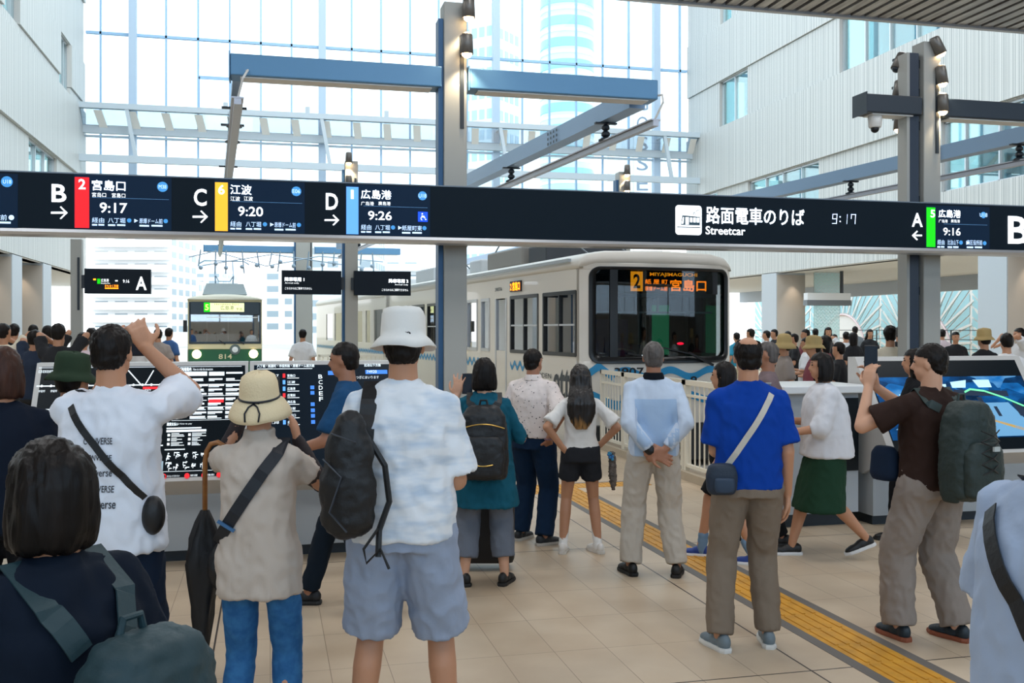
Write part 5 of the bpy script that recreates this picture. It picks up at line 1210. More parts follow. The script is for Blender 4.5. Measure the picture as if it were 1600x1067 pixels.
# ---- man in the white bucket hat
F_brush = cloth_pattern('brush', 'e9eef3', 'bfd0e2', 7, .42, .7, (1, 1, 3.2))
P1 = person('man in white bucket hat, pale patterned T-shirt and grey blue knee shorts', 630, 4.05, 1.84,
    feet=((-.17, 0, -.1), (.17, .02, .2)), hands=((-.13, .27, 1.04), (.1, .27, 1.08)), poles=((-.25, -1, -.6), (.5, -1, -.5)), build=1.05, sk='m', hair='short',
    top=dict(mat=F_brush, hem=.865, sleeve=.88, rs=.066, rsf=1.28, flare=.02, off=.02, wr=.011), bottom=dict(kind='shorts', hem=.5, rh=.108, rt=.108, mat=fabric('slate', '9aa7bd'), wr=.01),
    shoes=('2a2e35', 'c9c9c9', 'ffffff'), hat=('bucket', fabric('hat_white', 'e6e6e2', bump=.15), -6), pelvis=(0, 0))
s = P1.s; o = acc(P1, 'sling_bag', (-.13*s, -.22, .98*s), 'black sling bag on one wide strap, worn by the man in the bucket hat', 'bag')
m = MB(); c = (-.165*s, -.225, 1.13*s)
for dx, dz, r in ((0, .16, (.06, .045, .07)), (-.005, .07, (.09, .06, .12)), (-.01, -.06, (.105, .065, .15)), (-.01, -.15, (.1, .06, .08))): m.ell((c[0]+dx*s, c[1], c[2]+dz*s), tuple(v*s for v in r), 20, 12)
bag = ap(P1, m, 'bag_body', M_nyl, o, blob=.012, disp=wr(.006, 12))
m = MB(); m.tube([(c[0]-.09*s, c[1]-.04, c[2]+.06*s), (c[0]-.02*s, c[1]-.075, c[2]+.0*s), (c[0]-.06*s, c[1]-.085, c[2]-.12*s), (c[0]+.0*s, c[1]-.08, c[2]-.19*s)], .004, 6); m.tube([(c[0]-.06*s, c[1]-.05, c[2]+.15*s), (c[0]+.03*s, c[1]-.06, c[2]+.12*s)], .004, 6); ap(P1, m, 'zip', mat('zip_dark', '4a5058', .3, .6), bag)
m = MB(); ribbon(m, strap_pts(P1, lerpP((-.125*s, 1.24*s), (-.115*s, 1.39*s), 8, -1)+[(-.115*s, P1.sh[0].y, 0)]+lerpP((-.115*s, 1.38*s), (.1*s, 1.15*s), 6, 1), .012), .068); ap(P1, m, 'wide_strap', M_nyl, o)
m = MB(); m.tube([(c[0]+.06*s, c[1]+.02, c[2]+.13*s), (c[0]+.12*s, c[1]+.02, c[2]+.03*s), (c[0]+.135*s, c[1]+.03, c[2]-.1*s), (c[0]+.1*s, c[1]+.02, c[2]-.2*s), (c[0]+.1*s, c[1]-.01, c[2]-.29*s)], .012, 8); m.tube([(c[0]+.1*s, c[1]-.01, c[2]-.19*s), (c[0]+.05*s, c[1]-.02, c[2]-.26*s), (c[0]+.06*s, c[1]-.02, c[2]-.31*s), (c[0]+.11*s, c[1]-.02, c[2]-.26*s), (c[0]+.14*s, c[1]-.02, c[2]-.33*s)], .006, 6); ap(P1, m, 'loose_strap', M_nyl, o)

# ---- woman in the straw coloured hat
M_straw = mat('straw', 'e6d3ac', .8, bump=.35, bscale=140)
P2 = person('woman in cream sun hat, long beige top and blue jeans, raising her phone', 405, 4.05, 1.575, feet=((-.12, 0, -.05), (.12, 0, .08)),
    hands=((-.14, .3, 1.55), (.1, .32, 1.4)), poles=((-.5, 0, -1), (.7, -.1, -1)), hd_dir=((.3, .2, 1), (-.3, .3, 1)), palm=((1, .1, 0), (-1, .1, 0)), female=True, build=.98, sk='m', hair='short',
    top=dict(mat=fabric('beige_top', 'c4b8ac', bump=.15), hem=.765, sleeve=.5, rs=.064, rsf=1.1, flare=.012, off=.022, wr=.012, name='tunic', neck=.035), bottom=dict(kind='trousers', hem=.08, rt=.085, rk=.07, rh=.06, mat=F_den),
    shoes=('d8d4cc', 'eeeeee', 'ffffff'), hat=('sun', M_straw, 12, mat('ribbon_navy', '101722', .6)))
m = MB()
for i in (0, 1): m.chain([P2.sh[i].lerp(P2.el[i], .3), P2.el[i], P2.wr[i]], [.05*P2.s, .044*P2.s, .032*P2.s], 12)
put('arm_cover', m.blob(.01, 2, wr(.003, 30)), mat('sheer_black', '2a2225', .8), P2.o)
s = P2.s; o = acc(P2, 'shoulder_bag', (-.21, -.05, .84), 'wide black cross-body strap of the woman in the cream hat', 'bag')
m = MB(); ribbon(m, strap_pts(P2, lerpP((-.19*s, .96*s), (.1*s, 1.39*s), 12, -1)+[(.11*s, P2.sh[0].y, 0)]+lerpP((.1*s, 1.38*s), (-.19*s, .96*s), 10, 1), .008), .05); ap(P2, m, 'strap', mat('strap_ink', '151a22', .6), o)
m = MB(); p = strap_pts(P2, [(-.105*s, 1.085*s, -1)], .012)[0][0]; m.bar(p+Vector((-.035, -.006, .02)), p+Vector((.03, -.006, -.02)), .012); ap(P2, m, 'buckle', mat('buckle_blue', '3a6a96', .4), o)
m = MB(); m.ell((-.2*s, .1, .86*s), (.05, .1, .1)); ap(P2, m, 'pouch', M_nyl, o, blob=.012)
c = (P2.wr[0]+P2.wr[1])/2; phone(P2, (P2.wr[0].x+.065, P2.wr[0].y+.03, P2.wr[0].z+.1), 0, 'dark phone held up in front of the cream sun hat', w=.15, h=.078)
# umbrella hooked over her left forearm
e = P2.el[0]; o = acc(P2, 'umbrella', (e.x-.05, e.y-.03, .35), 'closed black umbrella with a curved wooden handle hooked on the beige woman\'s arm', 'umbrella')
bx_, by_ = e.x-.055, e.y-.05; hz = e.z+.06
m = MB(); m.tube([(bx_+.1, by_, hz-.03), (bx_+.085, by_, hz), (bx_+.055, by_, hz+.018), (bx_+.025, by_, hz+.01), (bx_+.008, by_, hz-.02), (bx_, by_, hz-.07), (bx_-.0, by_, hz-.27)], .011, 12); ap(P2, m, 'handle', mat('handle_wood', 'a8703a', .4, ncol='8a5628', nscale=20), o, True)
m = MB(); N = 16; cs = []
for t, r in ((0, .015), (.05, .035), (.12, .06), (.22, .078), (.3, .06), (.45, .04), (.6, .022), (.68, .012)):
    cs.append([Vector((bx_-.0+r*(1+.28*math.cos(4*(2*math.pi*i/N)+t*9))*math.cos(2*math.pi*i/N)-.02*t, by_+r*(1+.28*math.cos(4*(2*math.pi*i/N)+t*9))*math.sin(2*math.pi*i/N), hz-.27-t)) for i in range(N)])
m.rings(cs); ap(P2, m, 'canopy', mat('umbrella_black', '0e0f12', .6, bump=.2), o, True)
m = MB().tube([(bx_-.014, by_, hz-.9), (bx_-.018, by_, hz-1.08)], .006, 8); ap(P2, m, 'ferrule', M_dark, o)

# ---- man in the white T-shirt with the raised arm
P3 = person('man in white T-shirt with dark print lines on the back, arm raised to his face', 174, 4.25, 1.80, feet=((-.13, 0, -.1), (.13, 0, .1)), head=(-4, 3),
    hands=((-.07, .2, 1.55), (.08, .17, 1.6)), poles=((-.3, 1, -.5), (.5, 1, -.2)), hd_dir=((.3, .1, 1), (-.45, .25, .8)), palm=((.3, 1, 0), (-.3, 1, 0)), build=1.12, sk='m', hair='short',
    top=dict(mat=fabric('white_cool', 'e2e8f2'), hem=.80, sleeve=.75, rs=.07, rsf=1.3, flare=.03, off=.02, wr=.012), bottom=dict(kind='trousers', hem=.1, mat=F_navy), shoes=('22242a', 'e0e0e0'))
def project(q, mb, s, x0, z0, x1, z1, off=.004):
    vs, fs = glyphs(s, .01); out = []
    for u, v in vs:
        x, z = x0+u*(x1-x0), z0+v*(z1-z0); h = hit(q, x, z); out.append(h+Vector((0, -off, 0)) if h else Vector((x, -.2, z)))
    mb.add(out, fs)
m = MB(); s = P3.s
for k, (t, hh_, w_) in enumerate((('CONVERSE', .026, .07), ('CONVERSE', .022, .07), ('Converse', .03, .07), ('CONVERSE', .026, .075), ('Converse', .035, .08), ("'08", .03, .035))): project(P3, m, t, -.05*s, (1.235-k*.062)*s, (-.05+w_*1.6)*s, (1.235-k*.062+hh_)*s)
m.build('print', mat('shirt_print', '30343c', .8), P3.top)
o = acc(P3, 'crossbody_bag', (.19*s, -.1, .93*s), 'small black bag at the hip of the man in the white T-shirt', 'bag')
m = MB(); ribbon(m, strap_pts(P3, lerpP((-.13*s, 1.38*s), (.175*s, 1.02*s), 12, -1)+[]), .03); ribbon(m, strap_pts(P3, [(-.13*s, P3.sh[0].y, 0)]+lerpP((-.12*s, 1.37*s), (.17*s, 1.0*s), 10, 1)), .03); ap(P3, m, 'strap', M_nyl, o)
m = MB(); m.ell((.2*s, -.09, .95*s), (.05, .05, .085)); ap(P3, m, 'bag_body', M_nyl, o, blob=.012)
phone(P3, (P3.hc.x+.02, P3.hc.y+.22, P3.hc.z+.02), 0, 'dark phone held before the face of the man in the white T-shirt', w=.15, h=.075)

# ---- walking man between them
F_slate = fabric('steel_blue', '1f4a72')
P4 = person('man in dark blue shirt and dark trousers striding left between the two hats', 556, 6.35, 1.70, face=88, feet=((-.06, -.3, 0), (.1, .33, 0)), lift=(.1, 0), knees=((0, 1, 0), (0, 1, 0)), lean=.05,
    hands=((-.2, .38, 1.02), (.2, -.2, .92)), poles=((-.3, -1, 0), (.3, -1, 0)), head=(0, 6), sk='d', build=1.05, top=dict(mat=F_slate, hem=.84, sleeve=.85, rs=.07), bottom=dict(kind='trousers', hem=.1, mat=fabric('ink', '15202c')), shoes=('14161a', '1b1b1b'), hair='short', lod=1)

# ---- teal woman
M_t = fabric('teal', '17566a')
P5 = person('woman with a black bob in a flared teal top and grey cropped trousers', 757, 6.95, 1.58, feet=((-.15, 0, -.35), (.15, .02, .3)), hands=((-.22, .2, 1.4), (.17, .24, 1.12)), poles=((-.6, -.4, -1), (.5, -1, -.2)),
    hd_dir=((.12, .05, 1), None), palm=((.2, 1, 0), None), curl=(.25, .6), spread=.22, female=True, sk='l', hair='bob', build=1.08,
    top=dict(mat=M_t, hem=.6, sleeve=1.35, rs=.056, flare=.06, off=.025, wr=.014, name='tunic'), bottom=dict(kind='trousers', hem=.2, rt=.085, rk=.085, rh=.085, mat=fabric('grey_wool', '6d7480')), shoes=('101113', '181818'), face_on=False)
def backpack(q, cx, cy, cz, w, h, d, m, label, zips=None, name='backpack', sx=.1, pocket=True, strapm=None, tilt=0):
    s = q.s; o = acc(q, name, (cx, cy, cz-h/2), label, 'backpack'); b_ = MB()
    b_.secs([(cx, cy+(.0), cz+h*t, w/2*r, d/2*r2) for t, r, r2 in ((-.5, .8, .6), (-.46, .95, .85), (-.25, 1.0, 1), (.1, .97, .95), (.35, .86, .85), (.47, .66, .65), (.5, .4, .4))], 26, 3)
    body = ap(q, b_, 'bag_body', m, o, blob=.011, disp=wr(.006, 14))
    if pocket:
        p_ = MB(); p_.secs([(cx, cy-d*.42, cz+h*t, w/2*r, d*.26*r) for t, r in ((-.46, .65), (-.42, .8), (-.2, .86), (-.0, .82), (.1, .6))], 22, 2.8); ap(q, p_, 'front_pocket', m, o, blob=.011, disp=wr(.004, 16))
    if zips:
        z_ = MB(); z_.tube([(cx-w*.42+w*.84*i/12, cy-d*.5-.01+abs(i-6)*.004, cz+h*(.2+.06*math.sin(math.pi*i/12))) for i in range(13)], .004, 6); z_.tube([(cx-w*.38+w*.76*i/12, cy-d*.63-.01+abs(i-6)**2*.0015, cz-h*(.24+.05*math.sin(math.pi*i/12))) for i in range(13)], .004, 6); ap(q, z_, 'zip', zips, body)
    hl = MB().tube([(cx-.03, cy+d*.2, cz+h*.47), (cx-.02, cy+d*.2, cz+h*.56), (cx+.02, cy+d*.2, cz+h*.56), (cx+.03, cy+d*.2, cz+h*.47)], .008, 8); ap(q, hl, 'grab_handle', strapm or m, o)
    straps2(q, o, sx*s, 1.37*s, cz+h*.4, sx*.55*s, .05, strapm or m); return o
s = P5.s; bk = backpack(P5, .0, -.25, 1.1*s, .34, .5, .18, M_nyl, 'black rounded backpack with gold zips on the teal top', M_zip, sx=.105)
phone(P5, (P5.wr[0].x+.075, P5.wr[0].y+.03, P5.wr[0].z+.09), 0, 'phone with a lit screen held up beside the black bob haircut', w=.075, h=.15)
m = MB().tube([P5.wr[0]+Vector((.03*math.cos(a), .03*math.sin(a), -.02)) for a in [i*math.pi/8 for i in range(17)]], .006, 6); m.build('watch', M_alu, P5.o)
w_ = wpos(757, 7.45); o = empty('suitcase', w_, -YAW, 'tall black wheeled suitcase standing just before the teal woman\'s legs', 'suitcase')
MB().secs([(0, 0, z, .225*k, .13*k) for z, k in ((.06, .95), (.09, 1), (.62, 1), (.66, .94))], 28, 6).build('shell', mat('case_black', '131316', .45, bump=.1), o, True)
for x in (-.17, .17):
    for y in (-.09, .09): MB().tube([(x-.014, y, .03), (x+.014, y, .03)], .03, 14).box(x-.015, y-.015, .03, x+.015, y+.015, .07).build('wheel', M_black, o)
MB().tube([(-.09, 0, .62), (-.09, 0, .95), (.09, 0, .95), (.09, 0, .62)], .011, 8).build('pull_handle', M_dark, o)

# ---- man in the printed shirt
F_print = cloth_pattern('print', 'e6dcd8', '1d1c28', 34, .13, .2, (1, 1, 1), True)
P6 = person('man in a white shirt with scattered dark print and navy jeans, hand on his pocket', 833, 8.3, 1.62, face=-28, feet=((-.16, .08, .1), (.12, -.02, .55)), hands=((-.26, .12, .86), (.2, -.1, .93)), poles=((-.6, -1, 0), (1, -.5, 0)),
    hd_dir=(None, (-.25, .5, -.6)), palm=(None, (-.6, .5, 0)), head=(-12, 0), sk='d', hair='short', build=1.12,
    top=dict(mat=F_print, hem=.93, sleeve=.9, rs=.072, rsf=1.25, flare=.0, off=.02, collar=F_print), bottom=dict(kind='trousers', hem=.08, rt=.1, rk=.08, rh=.072, mat=F_dnavy, waist=1.0), shoes=('1d2228', 'b8b4ac', '888888'))
m = MB().secs([(0, 0, z*P6.s, .19*P6.s, .14*P6.s) for z in (.93, .965)], 26, 2.3); m.build('belt', M_black, P6.o)
m = MB()
for i in range(14): a = i*math.pi/7; m.ell(P6.wr[1]+Vector((.032*math.cos(a), .032*math.sin(a), .0)), .007, 8, 6)
m.build('bead_bracelet', mat('beads', '8d6f80', .4), P6.o)

# ---- girl
M_om = mat('hair_ombre', '1a1310', .4, bump=.5, bscale=45, stretch=(1, 1, .12))
def ombre(m, z0, z1):
    n, L = m.node_tree.nodes, m.node_tree.links; t = n.new('ShaderNodeTexCoord'); sp_ = n.new('ShaderNodeSeparateXYZ'); no = n.new('ShaderNodeTexNoise'); no.inputs['Scale'].default_value = 18
    mp = n.new('ShaderNodeMapping'); mp.inputs['Scale'].default_value = (2, 2, .1); L.new(t.outputs['Object'], mp.inputs[0]); L.new(mp.outputs[0], no.inputs[0]); L.new(t.outputs['Object'], sp_.inputs[0])
    a = n.new('ShaderNodeMath'); a.operation = 'MULTIPLY_ADD'; a.inputs[1].default_value = .2; L.new(no.outputs[0], a.inputs[0]); L.new(sp_.outputs[2], a.inputs[2])
    mr = n.new('ShaderNodeMapRange'); mr.inputs[1].default_value = z0+.1; mr.inputs[2].default_value = z1+.1; L.new(a.outputs[0], mr.inputs[0]); r = n.new('ShaderNodeValToRGB'); L.new(mr.outputs[0], r.inputs[0])
    r.color_ramp.elements[0].color = lin('b8884e'); r.color_ramp.elements[1].color = lin('17110f'); L.new(r.outputs[0], n['Principled BSDF'].inputs['Base Color'])
ombre(M_om, .98, 1.07)
P7 = person('girl with long dark hair fading to blonde, white T-shirt, black shorts and white socks', 907, 7.95, 1.49, feet=((-.16, 0, .15), (.16, 0, -.45)), hands=((-.16, -.07, .955), (.18, .06, .97)), poles=((-1, -.5, 0), (1, -.5, 0)),
    hd_dir=((.75, -.1, -.45), (-.3, .6, -.3)), palm=((.2, 1, .2), (-1, 0, 0)), spread=.2, female=True, sk='m', hair='long', hmat=M_om, build=.98, child=True,
    top=dict(mat=fabric('white_warm', 'e6e4e0'), hem=.93, sleeve=.85, rs=.058, rsf=1.35, flare=-.01, off=.014, loose=0), bottom=dict(kind='shorts', hem=.68, rt=.1, rh=.098, mat=fabric('charcoal', '2a2c31'), wr=.005, waist=.98), shoes=('e4e0da', 'd4cfc6', 'ffffff'), socks=('ecebe8', .24), face_on=False)
s = P7.s
o = acc(P7, 'bag_charm', (.27*s, .02, .5*s), 'grey fluffy tail with blue flower charms dangling right of the girl', 'bag charm')
m = MB(); m.secs([(.29*s+.01*t, .02, (.92-.36*t)*s, .032*s*r, .032*s*r) for t, r in ((0, .7), (.15, 1), (.5, 1.1), (.8, 1), (1, .4))], 14, 2); ap(P7, m, 'fur_tail', mat('fur', '7f7670', .95, ncol='5d5550', nscale=40, bump=.8, bscale=80), o, blob=.011, disp=wr(.012, 60))
m = MB()
for i in range(7): m.ell(((.27+.02*math.cos(i*2.2))*s, -.02, (.88+.03*math.sin(i*1.7))*s), .014*s, 10, 8)
ap(P7, m, 'flower_charm', mat('flower_blue', '3fb6c8', .5, ncol='3a6fc0', nscale=30), o)

# ---- man in light blue with his hands behind his back
F_lb = fabric('sky_panel', 'a9c3e1', bump=.2)
P8 = person('grey-haired man in a pale blue shirt and beige trousers, hands clasped behind his back', 1021, 7.25, 1.69, feet=((-.17, .0, -.3), (.16, -.05, .25)), hands=((-.045, -.2, .92), (.05, -.2, .93)), poles=((-1, -.5, 0), (1, -.5, 0)),
    hd_dir=((.75, -.1, -.35), (-.75, -.1, -.3)), palm=((.1, -1, 0), (-.1, 1, 0)), curl=(.5, .9), sk='d', hair='short', hmat=M_hgr, build=1.04,
    top=dict(mat=fabric('pale_blue', 'c6d4e6'), hem=.87, sleeve=1.88, rs=.066, flare=-.002, off=.016, collar=fabric('ink_collar', '10151d')), bottom=dict(kind='trousers', hem=.07, rt=.098, rk=.086, rh=.078, mat=fabric('stone', 'bfb7ab'), wr=.013), shoes=('0e0f11', '0c0c0c'))
s = P8.s; m = MB(); G = []
W8, N8 = 12, 14
for j in range(N8+1):
    for i in range(W8+1):
        t = j/N8; x = (-.15+.3*i/W8)*s; z = (1.29-.41*t)*s; h = hit(P8, x, z); G.append((h if h else Vector((x, -.13, z)))+Vector((0, -.004, 0)))
m.add(G, [(j*(W8+1)+i, j*(W8+1)+i+1, (j+1)*(W8+1)+i+1, (j+1)*(W8+1)+i) for j in range(N8) for i in range(W8)]); m.build('back_panel', F_lb, P8.top, True)
m = MB().tube([P8.hp(.079, .0, .012), P8.hp(.082, .05, .018), P8.hp(.07, .085, .018)], .0035, 6).tube([P8.hp(-.079, .0, .012), P8.hp(-.082, .05, .018), P8.hp(-.07, .085, .018)], .0035, 6); m.build('glasses', M_alu, P8.o)
MB().chain([P8.wr[0].lerp(P8.el[0], .05), P8.wr[0].lerp(P8.el[0], .12)], [.036, .037]).build('watch', M_black, P8.o)

# ---- man in royal blue
P9 = person('balding man in a royal blue T-shirt and taupe trousers with a beige cross-body strap', 1169, 5.57, 1.745, feet=((-.16, -.02, -.35), (.12, .05, .12)), hands=((-.1, .28, 1.07), (.225, .05, .83)), poles=((-.3, -1, -.4), (.1, -1, 0)),
    sk='m', hair='bald', build=1.06, top=dict(mat=fabric('royal', '0c3f9e'), hem=.875, sleeve=.85, rs=.066, rsf=1.25, flare=.005, off=.014, wr=.009), bottom=dict(kind='trousers', hem=.07, rt=.1, rk=.077, rh=.068, mat=fabric('taupe', '7f7264'), wr=.008), shoes=('6c7a82', 'd8d8d4', '4a555c'), face_on=False)
s = P9.s; o = acc(P9, 'crossbody_bag', (-.19*s, -.1, .84*s), 'dark blue bag on a beige strap, worn by the man in royal blue', 'bag')
m = MB(); ribbon(m, strap_pts(P9, lerpP((-.15*s, .99*s), (.11*s, 1.39*s), 14, -1), .007), .033); ribbon(m, strap_pts(P9, [(.11*s, P9.sh[0].y, 0)]+lerpP((.1*s, 1.37*s), (-.15*s, .99*s), 10, 1)), .033); ap(P9, m, 'strap', mat('strap_beige', 'c9c4b8', .7), o)
m = MB(); m.secs([(-.175*s, -.15, (.86+z)*s, .088*r, .05*r) for z, r in ((0, .75), (.03, .95), (.1, 1), (.15, .85), (.165, .6))], 22, 2.6); bag = ap(P9, m, 'bag_body', mat('bag_navy', '1a2a3c', .6, bump=.2), o, blob=.01)
m = MB().secs([(-.17*s, -.2, (.875+z)*s, .06*r, .02*r) for z, r in ((0, .8), (.03, 1), (.08, .9))], 16, 3); ap(P9, m, 'front_pocket', mat('bag_navy2', '24384e', .6), o, blob=.009)

# ---- child behind him, woman walking, people half hidden
P10 = person('short dark-haired walker in shorts and blue sneakers, mostly hidden behind the man in royal blue', 1132, 7.7, 1.52, face=70, feet=((-.1, -.26, 0), (.08, .22, 0)), lift=(0, 0), hands=((-.16, .05, .85), (.18, .0, .85)), sk='m', hair='mid', lod=1, child=True, build=.95,
    top=dict(mat=F_black, hem=.85), bottom=dict(kind='shorts', hem=.55, mat=F_black), shoes=('1e3f8c', 'e6e6e6', 'dddddd'), socks=('6f8fae', .2))
P11 = person('woman in a loose white blouse and dark green wide culottes walking left, black sneakers', 1292, 7.8, 1.6, face=88, feet=((-.07, -.3, 0), (.08, .27, 0)), lift=(.09, 0), hands=((-.18, .36, 1.05), (.2, .28, 1.12)), female=True, sk='m', hair='bob', build=1.2, lod=1,
    top=dict(mat=fabric('blouse', 'dcdde2'), hem=.84, sleeve=1.3, rs=.085, flare=.06, off=.04, name='blouse'), bottom=dict(kind='skirt', hem=.4, flare=.07, mat=fabric('forest', '22402f')), shoes=('131416', 'dedede'), lean=.03)
P18 = person('grey-haired person in a mauve shirt, mostly hidden behind the man in royal blue', 1200, 8.3, 1.68, face=80, feet=((-.08, -.1, 0), (.08, .3, 0)), hands=((-.16, .15, .95), (.2, .1, .95)), sk='d', hair='short', hmat=M_hgr, lod=1, top=dict(mat=fabric('mauve', '7b6b6e'), hem=.85), bottom=dict(kind='trousers', hem=.08, mat=F_black), shoes=('111214', '1a1a1a'))

# ---- man with the big backpack
P12 = person('man in a dark brown T-shirt and grey beige trousers photographing with a raised phone', 1455, 5.72, 1.70, face=26, feet=((-.15, .1, .1), (.13, -.06, -.1)), hands=((-.24, .24, 1.44), (-.12, .3, 1.44)), poles=((-.6, -.2, -1), (1, .4, -1)),
    hd_dir=((.15, .05, 1), (-.3, .1, 1)), palm=((1, .2, 0), (-1, .1, 0)), curl=(.75, .8), head=(34, 3), sk='l', hair='short', build=1.14,
    top=dict(mat=fabric('brown', '33241f'), hem=.87, sleeve=.72, rs=.07, rsf=1.2, flare=.0, off=.014, wr=.008), bottom=dict(kind='trousers', hem=.07, rt=.104, rk=.088, rh=.082, mat=fabric('greige', '8f857d'), wr=.012), shoes=('1b2a33', '8a4a30', 'd8602a'))
s = P12.s; M_bg = mat('pack_green', '22312f', .6, bump=.3, bscale=40)
bk = backpack(P12, -.03, -.275, 1.12*s, .33, .54, .23, M_bg, 'large dark green grey hiking backpack with elastic cords on the man in brown', None, sx=.12, strapm=mat('pack_strap', '2a3a38', .6))
m = MB()
for i in range(4):
    z = 1.0*s+i*.06; m.tube([(-.1, -.415, z), (-.03, -.437, z+.03), (.04, -.415, z+.06)], .0035, 6); m.tube([(.04, -.415, z), (-.03, -.437, z+.03), (-.1, -.415, z+.06)], .0035, 6)
ap(P12, m, 'elastic_cord', M_black, bk)
m = MB().box(-.045, -.452, 1.13*s, .0, -.44, 1.155*s); ap(P12, m, 'patch', mat('patch_grey', 'b8c0c0', .6), bk)
for sx_ in (-1, 1):
    m = MB().secs([(sx_*.16, -.27, 1.0*s+z, .03*r, .07*r) for z, r in ((-.16, .7), (-.1, 1), (.05, 1), (.08, .8))], 14, 2.6); ap(P12, m, 'side_pocket', M_bg, bk, blob=.011)
cc = (P12.wr[0]+P12.wr[1])/2; phone(P12, (cc.x-.01, cc.y+.0, cc.z+.165), R(-26), 'black phone held upright in both hands of the man in brown', w=.08, h=.165)
o = acc(P12, 'shoulder_bag', (-.2*s, .1, .9*s), 'small navy bag hanging on the front side of the man in brown', 'bag')
m = MB(); m.secs([(-.15*s, .2, (.9+z)*s, .055*r, .1*r) for z, r in ((0, .8), (.03, 1), (.16, .9), (.2, .6))], 18, 2.6); ap(P12, m, 'bag_body', F_navy, o, blob=.012); m = MB(); ribbon(m, strap_pts(P12, lerpP((.1*s, 1.37*s), (-.13*s, 1.05*s), 10, 1)), .025); ap(P12, m, 'strap', M_nyl, o)
P17 = person('person in black, head and one black shoe showing behind the man with the big backpack', 1430, 8.3, 1.62, face=75, feet=((-.08, -.05, 0), (.08, .16, 0)), sk='m', hair='mid', lod=1, top=dict(mat=F_black, hem=.85), bottom=dict(kind='trousers', hem=.08, mat=F_black), shoes=('0f0f10', '151515'))

# ---- near passers-by at the left and right edge
P13 = person('passer-by in dark navy close to the camera at the left edge, dark teal backpack on', 80, 2.0, 1.56, face=62, feet=((-.1, -.3, 0), (.1, .3, 0)), lift=(.06, 0), hands=((-.2, .34, .98), (.22, .2, 1.0)), poles=((-.2, -1, 0), (.2, -1, 0)), female=True, sk='m', hair='bob', build=1.16,
    top=dict(mat=fabric('midnight', '101a28'), hem=.78, sleeve=.75, rs=.075, flare=.04, off=.03), bottom=dict(kind='trousers', hem=.08, mat=fabric('near_black', '0d1118')), shoes=('101010', '1a1a1a'))
s = P13.s; backpack(P13, 0, -.27, 1.09*s, .3, .42, .2, mat('pack_teal', '1d3940', .6, bump=.25, bscale=40), 'dark teal backpack on the passer-by in navy at the left edge', None)
P14 = person('passer-by in a pale blue shirt cut off by the right edge, close to the camera', 1664, 2.3, 1.68, face=-75, feet=((-.1, -.28, 0), (.1, .28, 0)), hands=((-.24, .25, .95), (.24, .1, .9)), sk='d', hair='short', build=1.12, top=dict(mat=fabric('haze_blue', 'a9bbd6'), hem=.84, sleeve=.85, rs=.078, rsf=1.2, flare=.03, off=.03), bottom=dict(kind='trousers', hem=.08, mat=F_navy), shoes=('22242a', 'dddddd'))
s = P14.s; o = acc(P14, 'shoulder_bag', (.2*s, 0, .9*s), 'black shoulder strap and bag of the passer-by at the right edge', 'bag')
m = MB(); ribbon(m, strap_pts(P14, lerpP((-.12*s, 1.37*s), (.17*s, 1.0*s), 12, -1)), .045); ribbon(m, strap_pts(P14, [(-.12*s, P14.sh[0].y, 0)]+lerpP((-.12*s, 1.36*s), (.17*s, 1.0*s), 10, 1)), .045); ap(P14, m, 'strap', M_nyl, o)
m = MB(); m.ell((.23*s, -.02, .92*s), (.06, .12, .1)); ap(P14, m, 'bag_body', M_nyl, o, blob=.012)
P15 = person('person with dark reddish hair at the left edge behind the near passer-by', 4, 4.6, 1.7, face=15, sk='m', hair='bob', hmat=M_hbr, top=dict(mat=fabric('deep_navy', '131c2b'), hem=.85, off=.03, sleeve=1.5), bottom=dict(kind='trousers', mat=F_black), lod=1, build=1.1)
P16 = person('person in an olive green brimmed cap left of the man in the white T-shirt', 112, 5.0, 1.64, face=-20, sk='m', hair='nape', hat=('bucket', fabric('olive', '2f4030'), -6), top=dict(mat=fabric('slate_navy', '26344a'), hem=.85, off=.02), bottom=dict(kind='trousers', mat=F_black), lod=1)

# ---- the crowds beyond: each with its own look
CW = {'w': 'dfe0e2', 'k': '1a1b1f', 'n': '1c2a40', 'g': '6f757a', 'c': 'dcd3be', 't': '2b8fae', 'b': '34588a', 'r': '7a3a44', 'p': 'd9c6cc', 's': '9a8f88', 'o': '3d4a3a'}
def cw(k): return mat('crowd_'+k, CW[k], .9, bump=.2, bscale=20)
PROT = {}
def crowd(label, px, d, y, tk, bk_='k', face=0, hair='short', female=False, sk='m', hat=None, pose=0, z0=0, hm=None, long=False):
    H = zd(y, d)-z0
    if hat: H -= .02
    hands = (((-.25, .05, .85), (.25, .05, .85)), ((-.12, .33, 1.45), (.12, .33, 1.45)), ((-.2, .28, 1.1), (.2, .25, 1.15)), ((-.25, .05, .85), (.14, .3, 1.5)))[pose]
    return person(label, px, d, max(1.35, min(1.88, H)), face, hands=hands, female=female, sk=sk, hair=hair, hmat=hm, top=dict(mat=cw(tk), hem=.6 if long else .86, sleeve=.8, rs=.068), bottom=dict(kind='skirt' if bk_ == 'S' else 'trousers', hem=.35 if bk_ == 'S' else .1, mat=cw('k' if bk_ == 'S' else bk_)),
        shoes=('1a1a1c', '2a2a2a'), hat=hat, lod=2, z0=z0, face_on=abs(face) > 60, group=None)
